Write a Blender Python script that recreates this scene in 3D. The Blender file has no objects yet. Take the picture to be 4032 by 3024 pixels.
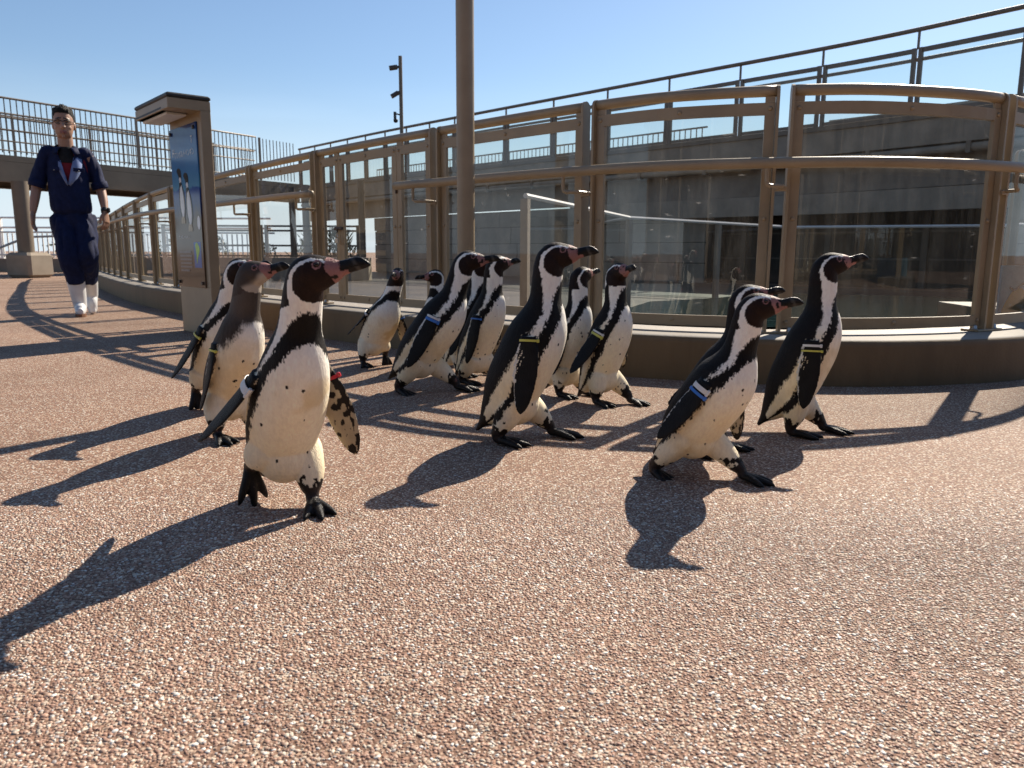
# Penguin walk on an exposed-aggregate path beside a glass-fenced pool, built object by object.
import bpy, bmesh, math, random, time
import numpy as np
from mathutils import Vector, Matrix, kdtree

T0 = time.time()
scene = bpy.context.scene
COL = scene.collection
rad = math.radians

# ----------------------------------------------------------------------------- camera
cam_data = bpy.data.cameras.new('camera')
cam = bpy.data.objects.new('camera', cam_data)
COL.objects.link(cam)
scene.camera = cam
PITCH, ROLL, EYE = rad(9.70), rad(-0.24), 0.55
cam.location = (0, 0, EYE)
cam.rotation_euler = (Matrix.Rotation(math.pi / 2 - PITCH, 3, 'X') @ Matrix.Rotation(-ROLL, 3, 'Z')).to_euler()
cam_data.sensor_width = 36.0
cam_data.sensor_fit = 'HORIZONTAL'
cam_data.lens = 36.0 * 3029.0 / 4032.0
cam_data.clip_start = 0.05
cam_data.clip_end = 3000.0
cam_data.dof.use_dof = True
cam_data.dof.focus_distance = 1.9
cam_data.dof.aperture_fstop = 10.5

# ----------------------------------------------------------------------------- world, sun, exposure
SUN_EL, SUN_AZ = rad(38.0), rad(34.6)      # azimuth: from +Y towards +X
world = bpy.data.worlds.new('World')
scene.world = world
world.use_nodes = True
wn, wl = world.node_tree.nodes, world.node_tree.links
wn.clear()
wo = wn.new('ShaderNodeOutputWorld')
bg = wn.new('ShaderNodeBackground')
sky = wn.new('ShaderNodeTexSky')
sky.sky_type = 'NISHITA'
sky.sun_disc = False
sky.sun_elevation = SUN_EL
sky.sun_rotation = SUN_AZ
sky.air_density = 1.0
sky.dust_density = 0.3
sky.ozone_density = 2.0
bg.inputs['Strength'].default_value = 0.0715
tint = wn.new('ShaderNodeMix')
tint.data_type = 'RGBA'; tint.blend_type = 'MULTIPLY'
tint.inputs['Factor'].default_value = 1.0
tint.inputs['B'].default_value = (0.92, 0.965, 1.01, 1)      # clear, deep blue winter air
wl.new(sky.outputs['Color'], tint.inputs['A'])
# pale, slightly hazy band low over the sea with faint streaks of cloud
wtc = wn.new('ShaderNodeTexCoord')
wsp = wn.new('ShaderNodeSeparateXYZ')
wl.new(wtc.outputs['Generated'], wsp.inputs['Vector'])
wmr = wn.new('ShaderNodeMapRange')
wmr.interpolation_type = 'SMOOTHSTEP'
for k_, v_ in (('From Min', -0.02), ('From Max', 0.22), ('To Min', 0.92), ('To Max', 0.0)):
    wmr.inputs[k_].default_value = v_
wl.new(wsp.outputs['Z'], wmr.inputs['Value'])
wmp = wn.new('ShaderNodeMapping')
wmp.inputs['Scale'].default_value = (1.6, 1.6, 14.0)
wl.new(wtc.outputs['Generated'], wmp.inputs['Vector'])
wnz = wn.new('ShaderNodeTexNoise')
wnz.inputs['Scale'].default_value = 2.2
wnz.inputs['Detail'].default_value = 6.0
wl.new(wmp.outputs['Vector'], wnz.inputs['Vector'])
wcr = wn.new('ShaderNodeMapRange')
for k_, v_ in (('From Min', 0.50), ('From Max', 0.75), ('To Min', 1.0), ('To Max', 1.28)):
    wcr.inputs[k_].default_value = v_
wl.new(wnz.outputs['Fac'], wcr.inputs['Value'])
wpc = wn.new('ShaderNodeVectorMath')
wpc.operation = 'SCALE'
wpc.inputs[0].default_value = (6.1, 7.0, 7.9)
wl.new(wcr.outputs['Result'], wpc.inputs['Scale'])
wmx = wn.new('ShaderNodeMix')
wmx.data_type = 'RGBA'
wl.new(wmr.outputs['Result'], wmx.inputs['Factor'])
wl.new(tint.outputs['Result'], wmx.inputs['A'])
wl.new(wpc.outputs['Vector'], wmx.inputs['B'])
wl.new(wmx.outputs['Result'], bg.inputs['Color'])
wl.new(bg.outputs['Background'], wo.inputs['Surface'])

sun_data = bpy.data.lights.new('sun', 'SUN')
sun_data.energy = 5.0
sun_data.angle = rad(0.53)
sun_data.color = (1.0, 0.89, 0.75)
sun = bpy.data.objects.new('sun', sun_data)
COL.objects.link(sun)
sun.location = (6, 8, 9)
sd = Vector((math.sin(SUN_AZ) * math.cos(SUN_EL), math.cos(SUN_AZ) * math.cos(SUN_EL), math.sin(SUN_EL)))
sun.rotation_euler = sd.to_track_quat('Z', 'Y').to_euler()

vs = scene.view_settings
vs.view_transform = 'Standard'
vs.look = 'None'
vs.exposure = 0.82
vs.gamma = 1.0
vs.use_curve_mapping = False
scene.render.engine = 'CYCLES'
scene.cycles.use_denoising = True
scene.cycles.max_bounces = 10
scene.cycles.transparent_max_bounces = 24
scene.cycles.caustics_reflective = False
scene.cycles.caustics_refractive = False
scene.cycles.sample_clamp_indirect = 6.0

# ----------------------------------------------------------------------------- materials
def new_mat(name):
    m = bpy.data.materials.new(name)
    m.use_nodes = True
    nt = m.node_tree
    b = nt.nodes['Principled BSDF']
    return m, nt, b

def N(nt, kind, **kw):
    n = nt.nodes.new(kind)
    for k, v in kw.items():
        if k.startswith('i_'):
            n.inputs[k[2:].replace('_', ' ')].default_value = v
        else:
            setattr(n, k, v)
    return n

def ramp(nt, fac, stops):
    r = nt.nodes.new('ShaderNodeValToRGB')
    el = r.color_ramp.elements
    while len(el) < len(stops):
        el.new(0.5)
    for e, (p, c) in zip(el, stops):
        e.position = p
        e.color = (c[0], c[1], c[2], 1)
    nt.links.new(fac, r.inputs['Fac'])
    return r.outputs['Color']

def noise_mat(name, c0, c1, scale=8.0, rough=0.5, bump=0.0, bscale=60.0, metallic=0.0, rough_var=0.0, detail=5.0, spec=0.5, stretch=None):
    """two-tone noise paint with fine relief"""
    m, nt, b = new_mat(name)
    tc = N(nt, 'ShaderNodeTexCoord')
    src = tc.outputs['Object']
    if stretch:
        mp = N(nt, 'ShaderNodeMapping')
        mp.inputs['Scale'].default_value = stretch
        nt.links.new(src, mp.inputs['Vector'])
        src = mp.outputs['Vector']
    n1 = N(nt, 'ShaderNodeTexNoise', i_Scale=scale, i_Detail=detail, i_Roughness=0.6)
    nt.links.new(src, n1.inputs['Vector'])
    col = ramp(nt, n1.outputs['Fac'], [(0.32, c0), (0.68, c1)])
    nt.links.new(col, b.inputs['Base Color'])
    b.inputs['Roughness'].default_value = rough
    b.inputs['Metallic'].default_value = metallic
    b.inputs['Specular IOR Level'].default_value = spec
    if rough_var:
        mr = N(nt, 'ShaderNodeMapRange')
        mr.inputs['To Min'].default_value = rough - rough_var
        mr.inputs['To Max'].default_value = rough + rough_var
        nt.links.new(n1.outputs['Fac'], mr.inputs['Value'])
        nt.links.new(mr.outputs['Result'], b.inputs['Roughness'])
    if bump:
        n2 = N(nt, 'ShaderNodeTexNoise', i_Scale=bscale, i_Detail=4.0)
        nt.links.new(src, n2.inputs['Vector'])
        bp = N(nt, 'ShaderNodeBump', i_Strength=bump, i_Distance=0.01)
        nt.links.new(n2.outputs['Fac'], bp.inputs['Height'])
        nt.links.new(bp.outputs['Normal'], b.inputs['Normal'])
    return m

M = {}
M['bronze'] = noise_mat('bronze_paint', (0.265, 0.200, 0.122), (0.335, 0.256, 0.160), 5, 0.42, 0.03, 220, rough_var=0.06)
M['bronze_dark'] = noise_mat('bronze_paint_weathered', (0.09, 0.066, 0.042), (0.125, 0.092, 0.060), 5, 0.45, 0.03, 220, rough_var=0.06)
M['dark_steel'] = noise_mat('dark_brown_steel', (0.045, 0.033, 0.026), (0.070, 0.052, 0.040), 6, 0.5, 0.03, 150)
M['walk_steel'] = noise_mat('walkway_brown_steel', (0.140, 0.108, 0.080), (0.190, 0.150, 0.112), 4, 0.5, 0.03, 150)
M['deck_brown'] = noise_mat('bridge_brown_paint', (0.135, 0.103, 0.072), (0.190, 0.148, 0.106), 1.5, 0.6, 0.05, 60)
M['black_trim'] = noise_mat('black_plastic_trim', (0.012, 0.011, 0.011), (0.022, 0.020, 0.019), 30, 0.5)
M['white_metal'] = noise_mat('white_painted_metal', (0.62, 0.62, 0.60), (0.72, 0.72, 0.70), 4, 0.5)
M['steel'] = noise_mat('bare_steel', (0.45, 0.43, 0.40), (0.62, 0.60, 0.56), 40, 0.32, metallic=0.9)
M['concrete'] = noise_mat('weathered_concrete', (0.23, 0.188, 0.142), (0.33, 0.275, 0.212), 2.5, 0.85, 0.25, 70, detail=9)
M['wall_block'] = noise_mat('stone_block', (0.18, 0.145, 0.112), (0.29, 0.238, 0.188), 1.8, 0.85, 0.3, 40, detail=9)
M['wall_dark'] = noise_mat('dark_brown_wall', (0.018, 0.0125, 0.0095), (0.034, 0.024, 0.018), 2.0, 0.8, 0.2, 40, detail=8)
M['joint'] = noise_mat('dark_joint', (0.02, 0.016, 0.013), (0.03, 0.025, 0.02), 8, 0.9)
M['navy'] = noise_mat('navy_cotton', (0.0035, 0.0075, 0.034), (0.007, 0.014, 0.058), 26, 0.75, 0.25, 500, spec=0.2)
M['navy_lining'] = noise_mat('pale_blue_lining', (0.15, 0.20, 0.36), (0.20, 0.26, 0.44), 20, 0.8, 0.2, 500, spec=0.2)
M['red_shirt'] = noise_mat('dark_red_shirt', (0.15, 0.012, 0.02), (0.20, 0.02, 0.03), 30, 0.85, 0.2, 400, spec=0.2)
M['black_cloth'] = noise_mat('black_cotton', (0.010, 0.010, 0.011), (0.018, 0.017, 0.018), 30, 0.85, 0.2, 400, spec=0.2)
M['rubber_white'] = noise_mat('white_rubber', (0.62, 0.63, 0.64), (0.74, 0.75, 0.76), 7, 0.35, 0.03, 60, rough_var=0.08)
M['sole'] = noise_mat('brown_rubber_sole', (0.16, 0.07, 0.035), (0.22, 0.10, 0.05), 20, 0.7)
M['hair'] = noise_mat('black_hair', (0.004, 0.0035, 0.003), (0.010, 0.008, 0.007), 60, 0.6, 0.6, 300, spec=0.2)
M['shrub'] = noise_mat('shrub_leaves', (0.035, 0.055, 0.018), (0.11, 0.13, 0.045), 9, 0.7)
M['bark'] = noise_mat('twig_bark', (0.05, 0.035, 0.025), (0.09, 0.07, 0.05), 20, 0.9)
for nm, c in dict(band_yellow=(0.62, 0.58, 0.10), band_white=(0.72, 0.72, 0.70), band_blue=(0.03, 0.16, 0.55), band_red=(0.55, 0.015, 0.03)).items():
    M[nm] = noise_mat(nm + '_nylon', tuple(x * 0.9 for x in c), c, 40, 0.4)

# kerb: brown masonry paint, paler and greyer on the flat top
def kerb_mat():
    m, nt, b = new_mat('kerb_painted_concrete')
    tc = N(nt, 'ShaderNodeTexCoord')
    kmp = N(nt, 'ShaderNodeMapping')
    kmp.inputs['Scale'].default_value = (2.2, 2.2, 0.5)
    nt.links.new(tc.outputs['Object'], kmp.inputs['Vector'])
    n1 = N(nt, 'ShaderNodeTexNoise', i_Scale=3.0, i_Detail=10.0, i_Roughness=0.72)
    nt.links.new(kmp.outputs['Vector'], n1.inputs['Vector'])
    face = ramp(nt, n1.outputs['Fac'], [(0.3, (0.124, 0.080, 0.036)), (0.7, (0.180, 0.118, 0.056))])
    top = ramp(nt, n1.outputs['Fac'], [(0.3, (0.22, 0.195, 0.165)), (0.7, (0.31, 0.28, 0.24))])
    sx = N(nt, 'ShaderNodeSeparateXYZ')
    nt.links.new(tc.outputs['Object'], sx.inputs['Vector'])
    st = N(nt, 'ShaderNodeMath', operation='GREATER_THAN')
    st.inputs[1].default_value = 0.1915
    nt.links.new(sx.outputs['Z'], st.inputs[0])
    mx = N(nt, 'ShaderNodeMix', data_type='RGBA')
    nt.links.new(st.outputs[0], mx.inputs['Factor'])
    nt.links.new(face, mx.inputs['A'])
    nt.links.new(top, mx.inputs['B'])
    nt.links.new(mx.outputs['Result'], b.inputs['Base Color'])
    b.inputs['Roughness'].default_value = 0.7
    n2 = N(nt, 'ShaderNodeTexNoise', i_Scale=90.0, i_Detail=6.0)
    nt.links.new(tc.outputs['Object'], n2.inputs['Vector'])
    bp = N(nt, 'ShaderNodeBump', i_Strength=0.25, i_Distance=0.004)
    nt.links.new(n2.outputs['Fac'], bp.inputs['Height'])
    nt.links.new(bp.outputs['Normal'], b.inputs['Normal'])
    return m
M['kerb'] = kerb_mat()

def glass_mat(name, tint=(0.93, 0.95, 0.93), dust=0.05, boost=1.0):
    """thin clear sheet: fresnel reflection over straight transmission, with dried spray and dust on it"""
    m = bpy.data.materials.new(name)
    m.use_nodes = True
    nt = m.node_tree
    nt.nodes.clear()
    out = N(nt, 'ShaderNodeOutputMaterial')
    tr = N(nt, 'ShaderNodeBsdfTransparent')
    tr.inputs['Color'].default_value = (*tint, 1)
    gl = N(nt, 'ShaderNodeBsdfGlossy')
    gl.inputs['Roughness'].default_value = 0.004
    gl.inputs['Color'].default_value = (1, 1, 1, 1)
    fr = N(nt, 'ShaderNodeFresnel')
    fr.inputs['IOR'].default_value = 1.5
    fm = N(nt, 'ShaderNodeMath', operation='MULTIPLY', use_clamp=True)
    fm.inputs[1].default_value = boost
    nt.links.new(fr.outputs['Fac'], fm.inputs[0])
    m1 = N(nt, 'ShaderNodeMixShader')
    nt.links.new(fm.outputs[0], m1.inputs['Fac'])
    nt.links.new(tr.outputs['BSDF'], m1.inputs[1])
    nt.links.new(gl.outputs['BSDF'], m1.inputs[2])
    tc = N(nt, 'ShaderNodeTexCoord')
    mp = N(nt, 'ShaderNodeMapping')
    mp.inputs['Scale'].default_value = (1.0, 1.0, 0.18)
    nt.links.new(tc.outputs['Object'], mp.inputs['Vector'])
    n1 = N(nt, 'ShaderNodeTexNoise', i_Scale=16.0, i_Detail=6.0, i_Roughness=0.7)
    nt.links.new(mp.outputs['Vector'], n1.inputs['Vector'])
    r1 = N(nt, 'ShaderNodeMapRange')
    r1.inputs['From Min'].default_value = 0.45
    r1.inputs['From Max'].default_value = 0.85
    r1.inputs['To Min'].default_value = dust * 0.35
    r1.inputs['To Max'].default_value = dust * 2.4
    nt.links.new(n1.outputs['Fac'], r1.inputs['Value'])
    v1 = N(nt, 'ShaderNodeTexVoronoi', i_Scale=70.0)
    nt.links.new(tc.outputs['Object'], v1.inputs['Vector'])
    lt = N(nt, 'ShaderNodeMath', operation='LESS_THAN')
    lt.inputs[1].default_value = 0.06
    nt.links.new(v1.outputs['Distance'], lt.inputs[0])
    mu = N(nt, 'ShaderNodeMath', operation='MULTIPLY')
    mu.inputs[1].default_value = dust * 9.0
    nt.links.new(lt.outputs[0], mu.inputs[0])
    ad = N(nt, 'ShaderNodeMath', operation='ADD', use_clamp=True)
    nt.links.new(r1.outputs['Result'], ad.inputs[0])
    nt.links.new(mu.outputs[0], ad.inputs[1])
    # slanting smears and scratches
    m3 = N(nt, 'ShaderNodeMapping')
    m3.inputs['Rotation'].default_value = (0.5, 0.9, 0.3)
    m3.inputs['Scale'].default_value = (5.0, 38.0, 38.0)
    nt.links.new(tc.outputs['Object'], m3.inputs['Vector'])
    n3 = N(nt, 'ShaderNodeTexNoise', i_Scale=1.0, i_Detail=2.0)
    nt.links.new(m3.outputs['Vector'], n3.inputs['Vector'])
    g3 = N(nt, 'ShaderNodeMapRange')
    g3.inputs['From Min'].default_value = 0.70
    g3.inputs['From Max'].default_value = 0.78
    g3.inputs['To Max'].default_value = dust * 7.0
    nt.links.new(n3.outputs['Fac'], g3.inputs['Value'])
    ad2 = N(nt, 'ShaderNodeMath', operation='ADD', use_clamp=True)
    nt.links.new(ad.outputs[0], ad2.inputs[0])
    nt.links.new(g3.outputs['Result'], ad2.inputs[1])
    ad = ad2
    df = N(nt, 'ShaderNodeBsdfTranslucent')
    df.inputs['Color'].default_value = (0.55, 0.54, 0.51, 1)
    dd = N(nt, 'ShaderNodeBsdfDiffuse')
    dd.inputs['Color'].default_value = (0.55, 0.54, 0.51, 1)
    dm = N(nt, 'ShaderNodeMixShader')
    dm.inputs['Fac'].default_value = 0.5
    nt.links.new(df.outputs['BSDF'], dm.inputs[1])
    nt.links.new(dd.outputs['BSDF'], dm.inputs[2])
    m2 = N(nt, 'ShaderNodeMixShader')
    nt.links.new(ad.outputs[0], m2.inputs['Fac'])
    nt.links.new(m1.outputs['Shader'], m2.inputs[1])
    nt.links.new(dm.outputs['Shader'], m2.inputs[2])
    nt.links.new(m2.outputs['Shader'], out.inputs['Surface'])
    return m
M['glass'] = glass_mat('fence_glass', (0.88, 0.88, 0.86), 0.028)
M['glass_clean'] = glass_mat('tank_glass', (0.80, 0.86, 0.84), 0.010)

# ----------------------------------------------------------------------------- object helpers
def tag(o, label=None, cat=None, group=None, kind=None):
    if label: o['label'] = label
    if cat: o['category'] = cat
    if group: o['group'] = group
    if kind: o['kind'] = kind
    return o

def empty(name, loc, label=None, cat=None, group=None):
    o = bpy.data.objects.new(name, None)
    o.empty_display_size = 0.1
    o.location = loc
    COL.objects.link(o)
    return tag(o, label, cat, group)

def adopt(o, parent):
    """parent without moving (children are modelled in world coordinates; roots are only translated)"""
    o.parent = parent
    p, t = parent, Vector((0, 0, 0))
    o.matrix_parent_inverse = world_of(parent).inverted()
    return o

def world_of(o):
    m = o.matrix_basis.copy()
    if o.parent:
        m = world_of(o.parent) @ o.matrix_parent_inverse @ m
    return m

def mesh_obj(name, verts, faces, mat=None, parent=None, smooth=False):
    me = bpy.data.meshes.new(name)
    me.from_pydata([tuple(v) for v in verts], [], [tuple(f) for f in faces])
    if smooth:
        me.polygons.foreach_set('use_smooth', [True] * len(me.polygons))
    if mat:
        for mm in (mat if isinstance(mat, (list, tuple)) else [mat]):
            me.materials.append(mm)
    me.update()
    o = bpy.data.objects.new(name, me)
    COL.objects.link(o)
    if parent:
        adopt(o, parent)
    return o

def inst(src, loc, parent=None, rotz=0.0, name=None):
    o = bpy.data.objects.new(name or src.name.split('.')[0], src.data)
    o.location = loc
    o.rotation_euler = (0, 0, rotz)
    COL.objects.link(o)
    if parent:
        adopt(o, parent)
    return o

class MB:
    def __init__(s):
        s.v, s.f, s.mi = [], [], []
    def add(s, V, F, mi=0):
        o = len(s.v)
        s.v += [tuple(p) for p in V]
        s.f += [tuple(i + o for i in f) for f in F]
        s.mi += [mi] * len(F)
        return s
    def box(s, c, size, rot=None, bevel=0.0, mi=0):
        hx, hy, hz = size[0] / 2, size[1] / 2, size[2] / 2
        R = rot if rot is not None else Matrix.Identity(3)
        c = Vector(c)
        if bevel > 0:
            b = min(bevel, hx * 0.9, hy * 0.9, hz * 0.9)
            P = []
            for z, k in ((-hz, b), (-hz + b, 0), (hz - b, 0), (hz, b)):
                x, y = hx - k, hy - k
                q = b * 0.8
                P += [(-x + q, -y, z), (x - q, -y, z), (x, -y + q, z), (x, y - q, z), (x - q, y, z), (-x + q, y, z), (-x, y - q, z), (-x, -y + q, z)]
            F = [tuple(range(7, -1, -1)), tuple(range(24, 32))]
            for r in range(3):
                for i in range(8):
                    j = (i + 1) % 8
                    F.append((r * 8 + i, r * 8 + j, r * 8 + 8 + j, r * 8 + 8 + i))
            return s.add([c + R @ Vector(p) for p in P], F, mi)
        P = [(-hx, -hy, -hz), (hx, -hy, -hz), (hx, hy, -hz), (-hx, hy, -hz), (-hx, -hy, hz), (hx, -hy, hz), (hx, hy, hz), (-hx, hy, hz)]
        F = [(3, 2, 1, 0), (4, 5, 6, 7), (0, 1, 5, 4), (1, 2, 6, 5), (2, 3, 7, 6), (3, 0, 4, 7)]
        return s.add([c + R @ Vector(p) for p in P], F, mi)
    def tube(s, path, r, seg=10, caps=True, mi=0, taper=None):
        P = [Vector(p) for p in path]
        n = len(P)
        V, F = [], []
        ref = None
        for i in range(n):
            t = (P[min(i + 1, n - 1)] - P[max(i - 1, 0)]).normalized()
            if ref is None:
                ref = Vector((0, 0, 1)) if abs(t.z) < 0.9 else Vector((1, 0, 0))
            a = t.cross(ref).normalized()
            b = t.cross(a).normalized()
            ref = -b if (-b).dot(ref) > 0 else b
            rr = r if taper is None else r * taper[i]
            for k in range(seg):
                an = 2 * math.pi * k / seg
                V.append(P[i] + a * (rr * math.cos(an)) + b * (rr * math.sin(an)))
        for i in range(n - 1):
            for k in range(seg):
                j = (k + 1) % seg
                F.append((i * seg + k, i * seg + j, i * seg + seg + j, i * seg + seg + k))
        if caps:
            F.append(tuple(range(seg - 1, -1, -1)))
            F.append(tuple(range((n - 1) * seg, n * seg)))
        return s.add(V, F, mi)
    def sweep(s, path2, prof, closed=True, mi=0, zoff=None, caps=True):
        """path2: (n,2) plan points; prof: list of (offset to the left of travel, z)"""
        P = np.asarray(path2, float)
        T = np.gradient(P, axis=0)
        T /= np.linalg.norm(T, axis=1)[:, None]
        Nn = np.stack([-T[:, 1], T[:, 0]], 1)
        V, F = [], []
        m = len(prof)
        for i in range(len(P)):
            dz = 0.0 if zoff is None else zoff[i]
            for (o, z) in prof:
                q = P[i] + Nn[i] * o
                V.append((q[0], q[1], z + dz))
        mm = m if closed else m - 1
        for i in range(len(P) - 1):
            for k in range(mm):
                j = (k + 1) % m
                F.append((i * m + k, i * m + j, i * m + m + j, i * m + m + k))
        if closed and caps:
            F.append(tuple(range(m - 1, -1, -1)))
            F.append(tuple(range((len(P) - 1) * m, len(P) * m)))
        return s.add(V, F, mi)
    def lathe(s, prof, c=(0, 0, 0), seg=16, mi=0):
        V, F = [], []
        n = len(prof)
        for (r, z) in prof:
            for k in range(seg):
                a = 2 * math.pi * k / seg
                V.append((c[0] + r * math.cos(a), c[1] + r * math.sin(a), c[2] + z))
        for i in range(n - 1):
            for k in range(seg):
                j = (k + 1) % seg
                F.append((i * seg + k, i * seg + j, i * seg + seg + j, i * seg + seg + k))
        F.append(tuple(range(seg - 1, -1, -1)))
        F.append(tuple(range((n - 1) * seg, n * seg)))
        return s.add(V, F, mi)
    def build(s, name, mat, parent=None, smooth=False, angle=None):
        o = mesh_obj(name, s.v, s.f, mat, parent, smooth)
        if any(s.mi):
            o.data.polygons.foreach_set('material_index', s.mi)
        if angle is not None:
            o.data.polygons.foreach_set('use_smooth', [True] * len(o.data.polygons))
            o.data.set_sharp_from_angle(angle=rad(angle))
        return o

def crom(P, n, ends=True):
    """Catmull-Rom resampling of control rows to n rows, even in parameter"""
    P = np.asarray(P, float)
    k = len(P)
    Q = np.vstack([2 * P[0] - P[1], P, 2 * P[-1] - P[-2]])
    t = np.linspace(0, k - 1 - 1e-9, n)
    i = t.astype(int)
    f = (t - i)[:, None]
    p0, p1, p2, p3 = Q[i], Q[i + 1], Q[i + 2], Q[i + 3]
    return 0.5 * (2 * p1 + (p2 - p0) * f + (2 * p0 - 5 * p1 + 4 * p2 - p3) * f ** 2 + (3 * p1 - p0 - 3 * p2 + p3) * f ** 3)

class Path:
    """plan curve with arc-length lookup"""
    def __init__(s, pts, n=900):
        s.P = crom(pts, n)
        d = np.linalg.norm(np.diff(s.P, axis=0), axis=1)
        s.S = np.concatenate([[0], np.cumsum(d)])
        s.L = s.S[-1]
    def at(s, a):
        return np.array([np.interp(a, s.S, s.P[:, 0]), np.interp(a, s.S, s.P[:, 1])])
    def tan(s, a, e=0.02):
        t = s.at(min(a + e, s.L)) - s.at(max(a - e, 0))
        return t / np.linalg.norm(t)
    def seg(s, a0, a1, step=0.06):
        n = max(2, int(abs(a1 - a0) / step) + 1)
        return np.array([s.at(a) for a in np.linspace(a0, a1, n)])
    def near(s, p):
        return s.S[np.argmin(np.linalg.norm(s.P - np.asarray(p), axis=1))]
    def offset(s, d):
        T = np.gradient(s.P, axis=0)
        T /= np.linalg.norm(T, axis=1)[:, None]
        q = Path.__new__(Path)
        q.P = s.P + np.stack([-T[:, 1], T[:, 0]], 1) * d
        dd = np.linalg.norm(np.diff(q.P, axis=0), axis=1)
        q.S = np.concatenate([[0], np.cumsum(dd)])
        q.L = q.S[-1]
        return q
# ----------------------------------------------------------------------------- ground
def aggregate_mat():
    """exposed aggregate: small terracotta, beige and brown stones in brown mortar (used where the stones are too small to tell apart)"""
    m, nt, b = new_mat('exposed_aggregate')
    tc = N(nt, 'ShaderNodeTexCoord')
    nz = N(nt, 'ShaderNodeTexNoise', i_Scale=60.0, i_Detail=2.0)
    nt.links.new(tc.outputs['Object'], nz.inputs['Vector'])
    wr = N(nt, 'ShaderNodeMix', data_type='VECTOR')
    wr.inputs['Factor'].default_value = 0.004
    nt.links.new(tc.outputs['Object'], wr.inputs['A'])
    nt.links.new(nz.outputs['Color'], wr.inputs['B'])
    v = N(nt, 'ShaderNodeTexVoronoi', i_Scale=165.0)
    nt.links.new(wr.outputs['Result'], v.inputs['Vector'])
    sp = N(nt, 'ShaderNodeSeparateColor')
    nt.links.new(v.outputs['Color'], sp.inputs['Color'])
    col = ramp(nt, sp.outputs['Red'], [(0.0, (0.185, 0.109, 0.078)), (0.22, (0.278, 0.161, 0.113)), (0.45, (0.370, 0.231, 0.163)), (0.66, (0.438, 0.327, 0.237)), (0.84, (0.522, 0.435, 0.335)), (1.0, (0.640, 0.601, 0.529))])
    edge = N(nt, 'ShaderNodeMapRange')
    edge.inputs['From Min'].default_value = 0.38
    edge.inputs['From Max'].default_value = 0.62
    nt.links.new(v.outputs['Distance'], edge.inputs['Value'])
    mx = N(nt, 'ShaderNodeMix', data_type='RGBA')
    nt.links.new(edge.outputs['Result'], mx.inputs['Factor'])
    nt.links.new(col, mx.inputs['A'])
    mx.inputs['B'].default_value = (0.19, 0.115, 0.080, 1)
    # broad soiling
    n2 = N(nt, 'ShaderNodeTexNoise', i_Scale=1.3, i_Detail=7.0, i_Roughness=0.6)
    nt.links.new(tc.outputs['Object'], n2.inputs['Vector'])
    dirt = ramp(nt, n2.outputs['Fac'], [(0.30, (0.80, 0.78, 0.76)), (0.52, (1, 1, 1)), (0.75, (1.10, 1.07, 1.03))])
    mm = N(nt, 'ShaderNodeMix', data_type='RGBA', blend_type='MULTIPLY')
    mm.inputs['Factor'].default_value = 1.0
    nt.links.new(mx.outputs['Result'], mm.inputs['A'])
    nt.links.new(dirt, mm.inputs['B'])
    nt.links.new(mm.outputs['Result'], b.inputs['Base Color'])
    b.inputs['Roughness'].default_value = 0.75
    b.inputs['Specular IOR Level'].default_value = 0.15
    inv = N(nt, 'ShaderNodeMath', operation='SUBTRACT')
    inv.inputs[0].default_value = 1.0
    nt.links.new(v.outputs['Distance'], inv.inputs[1])
    bp = N(nt, 'ShaderNodeBump', i_Strength=0.75, i_Distance=0.0028)
    nt.links.new(inv.outputs[0], bp.inputs['Height'])
    nt.links.new(bp.outputs['Normal'], b.inputs['Normal'])
    return m
M['aggregate'] = aggregate_mat()

g = mesh_obj('ground', [(-400, -60, 0), (400, -60, 0), (400, 700, 0), (-400, 700, 0)], [(0, 1, 2, 3)], M['aggregate'])
tag(g, 'pinkish beige exposed aggregate paving of the penguin walk', kind='structure')

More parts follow.
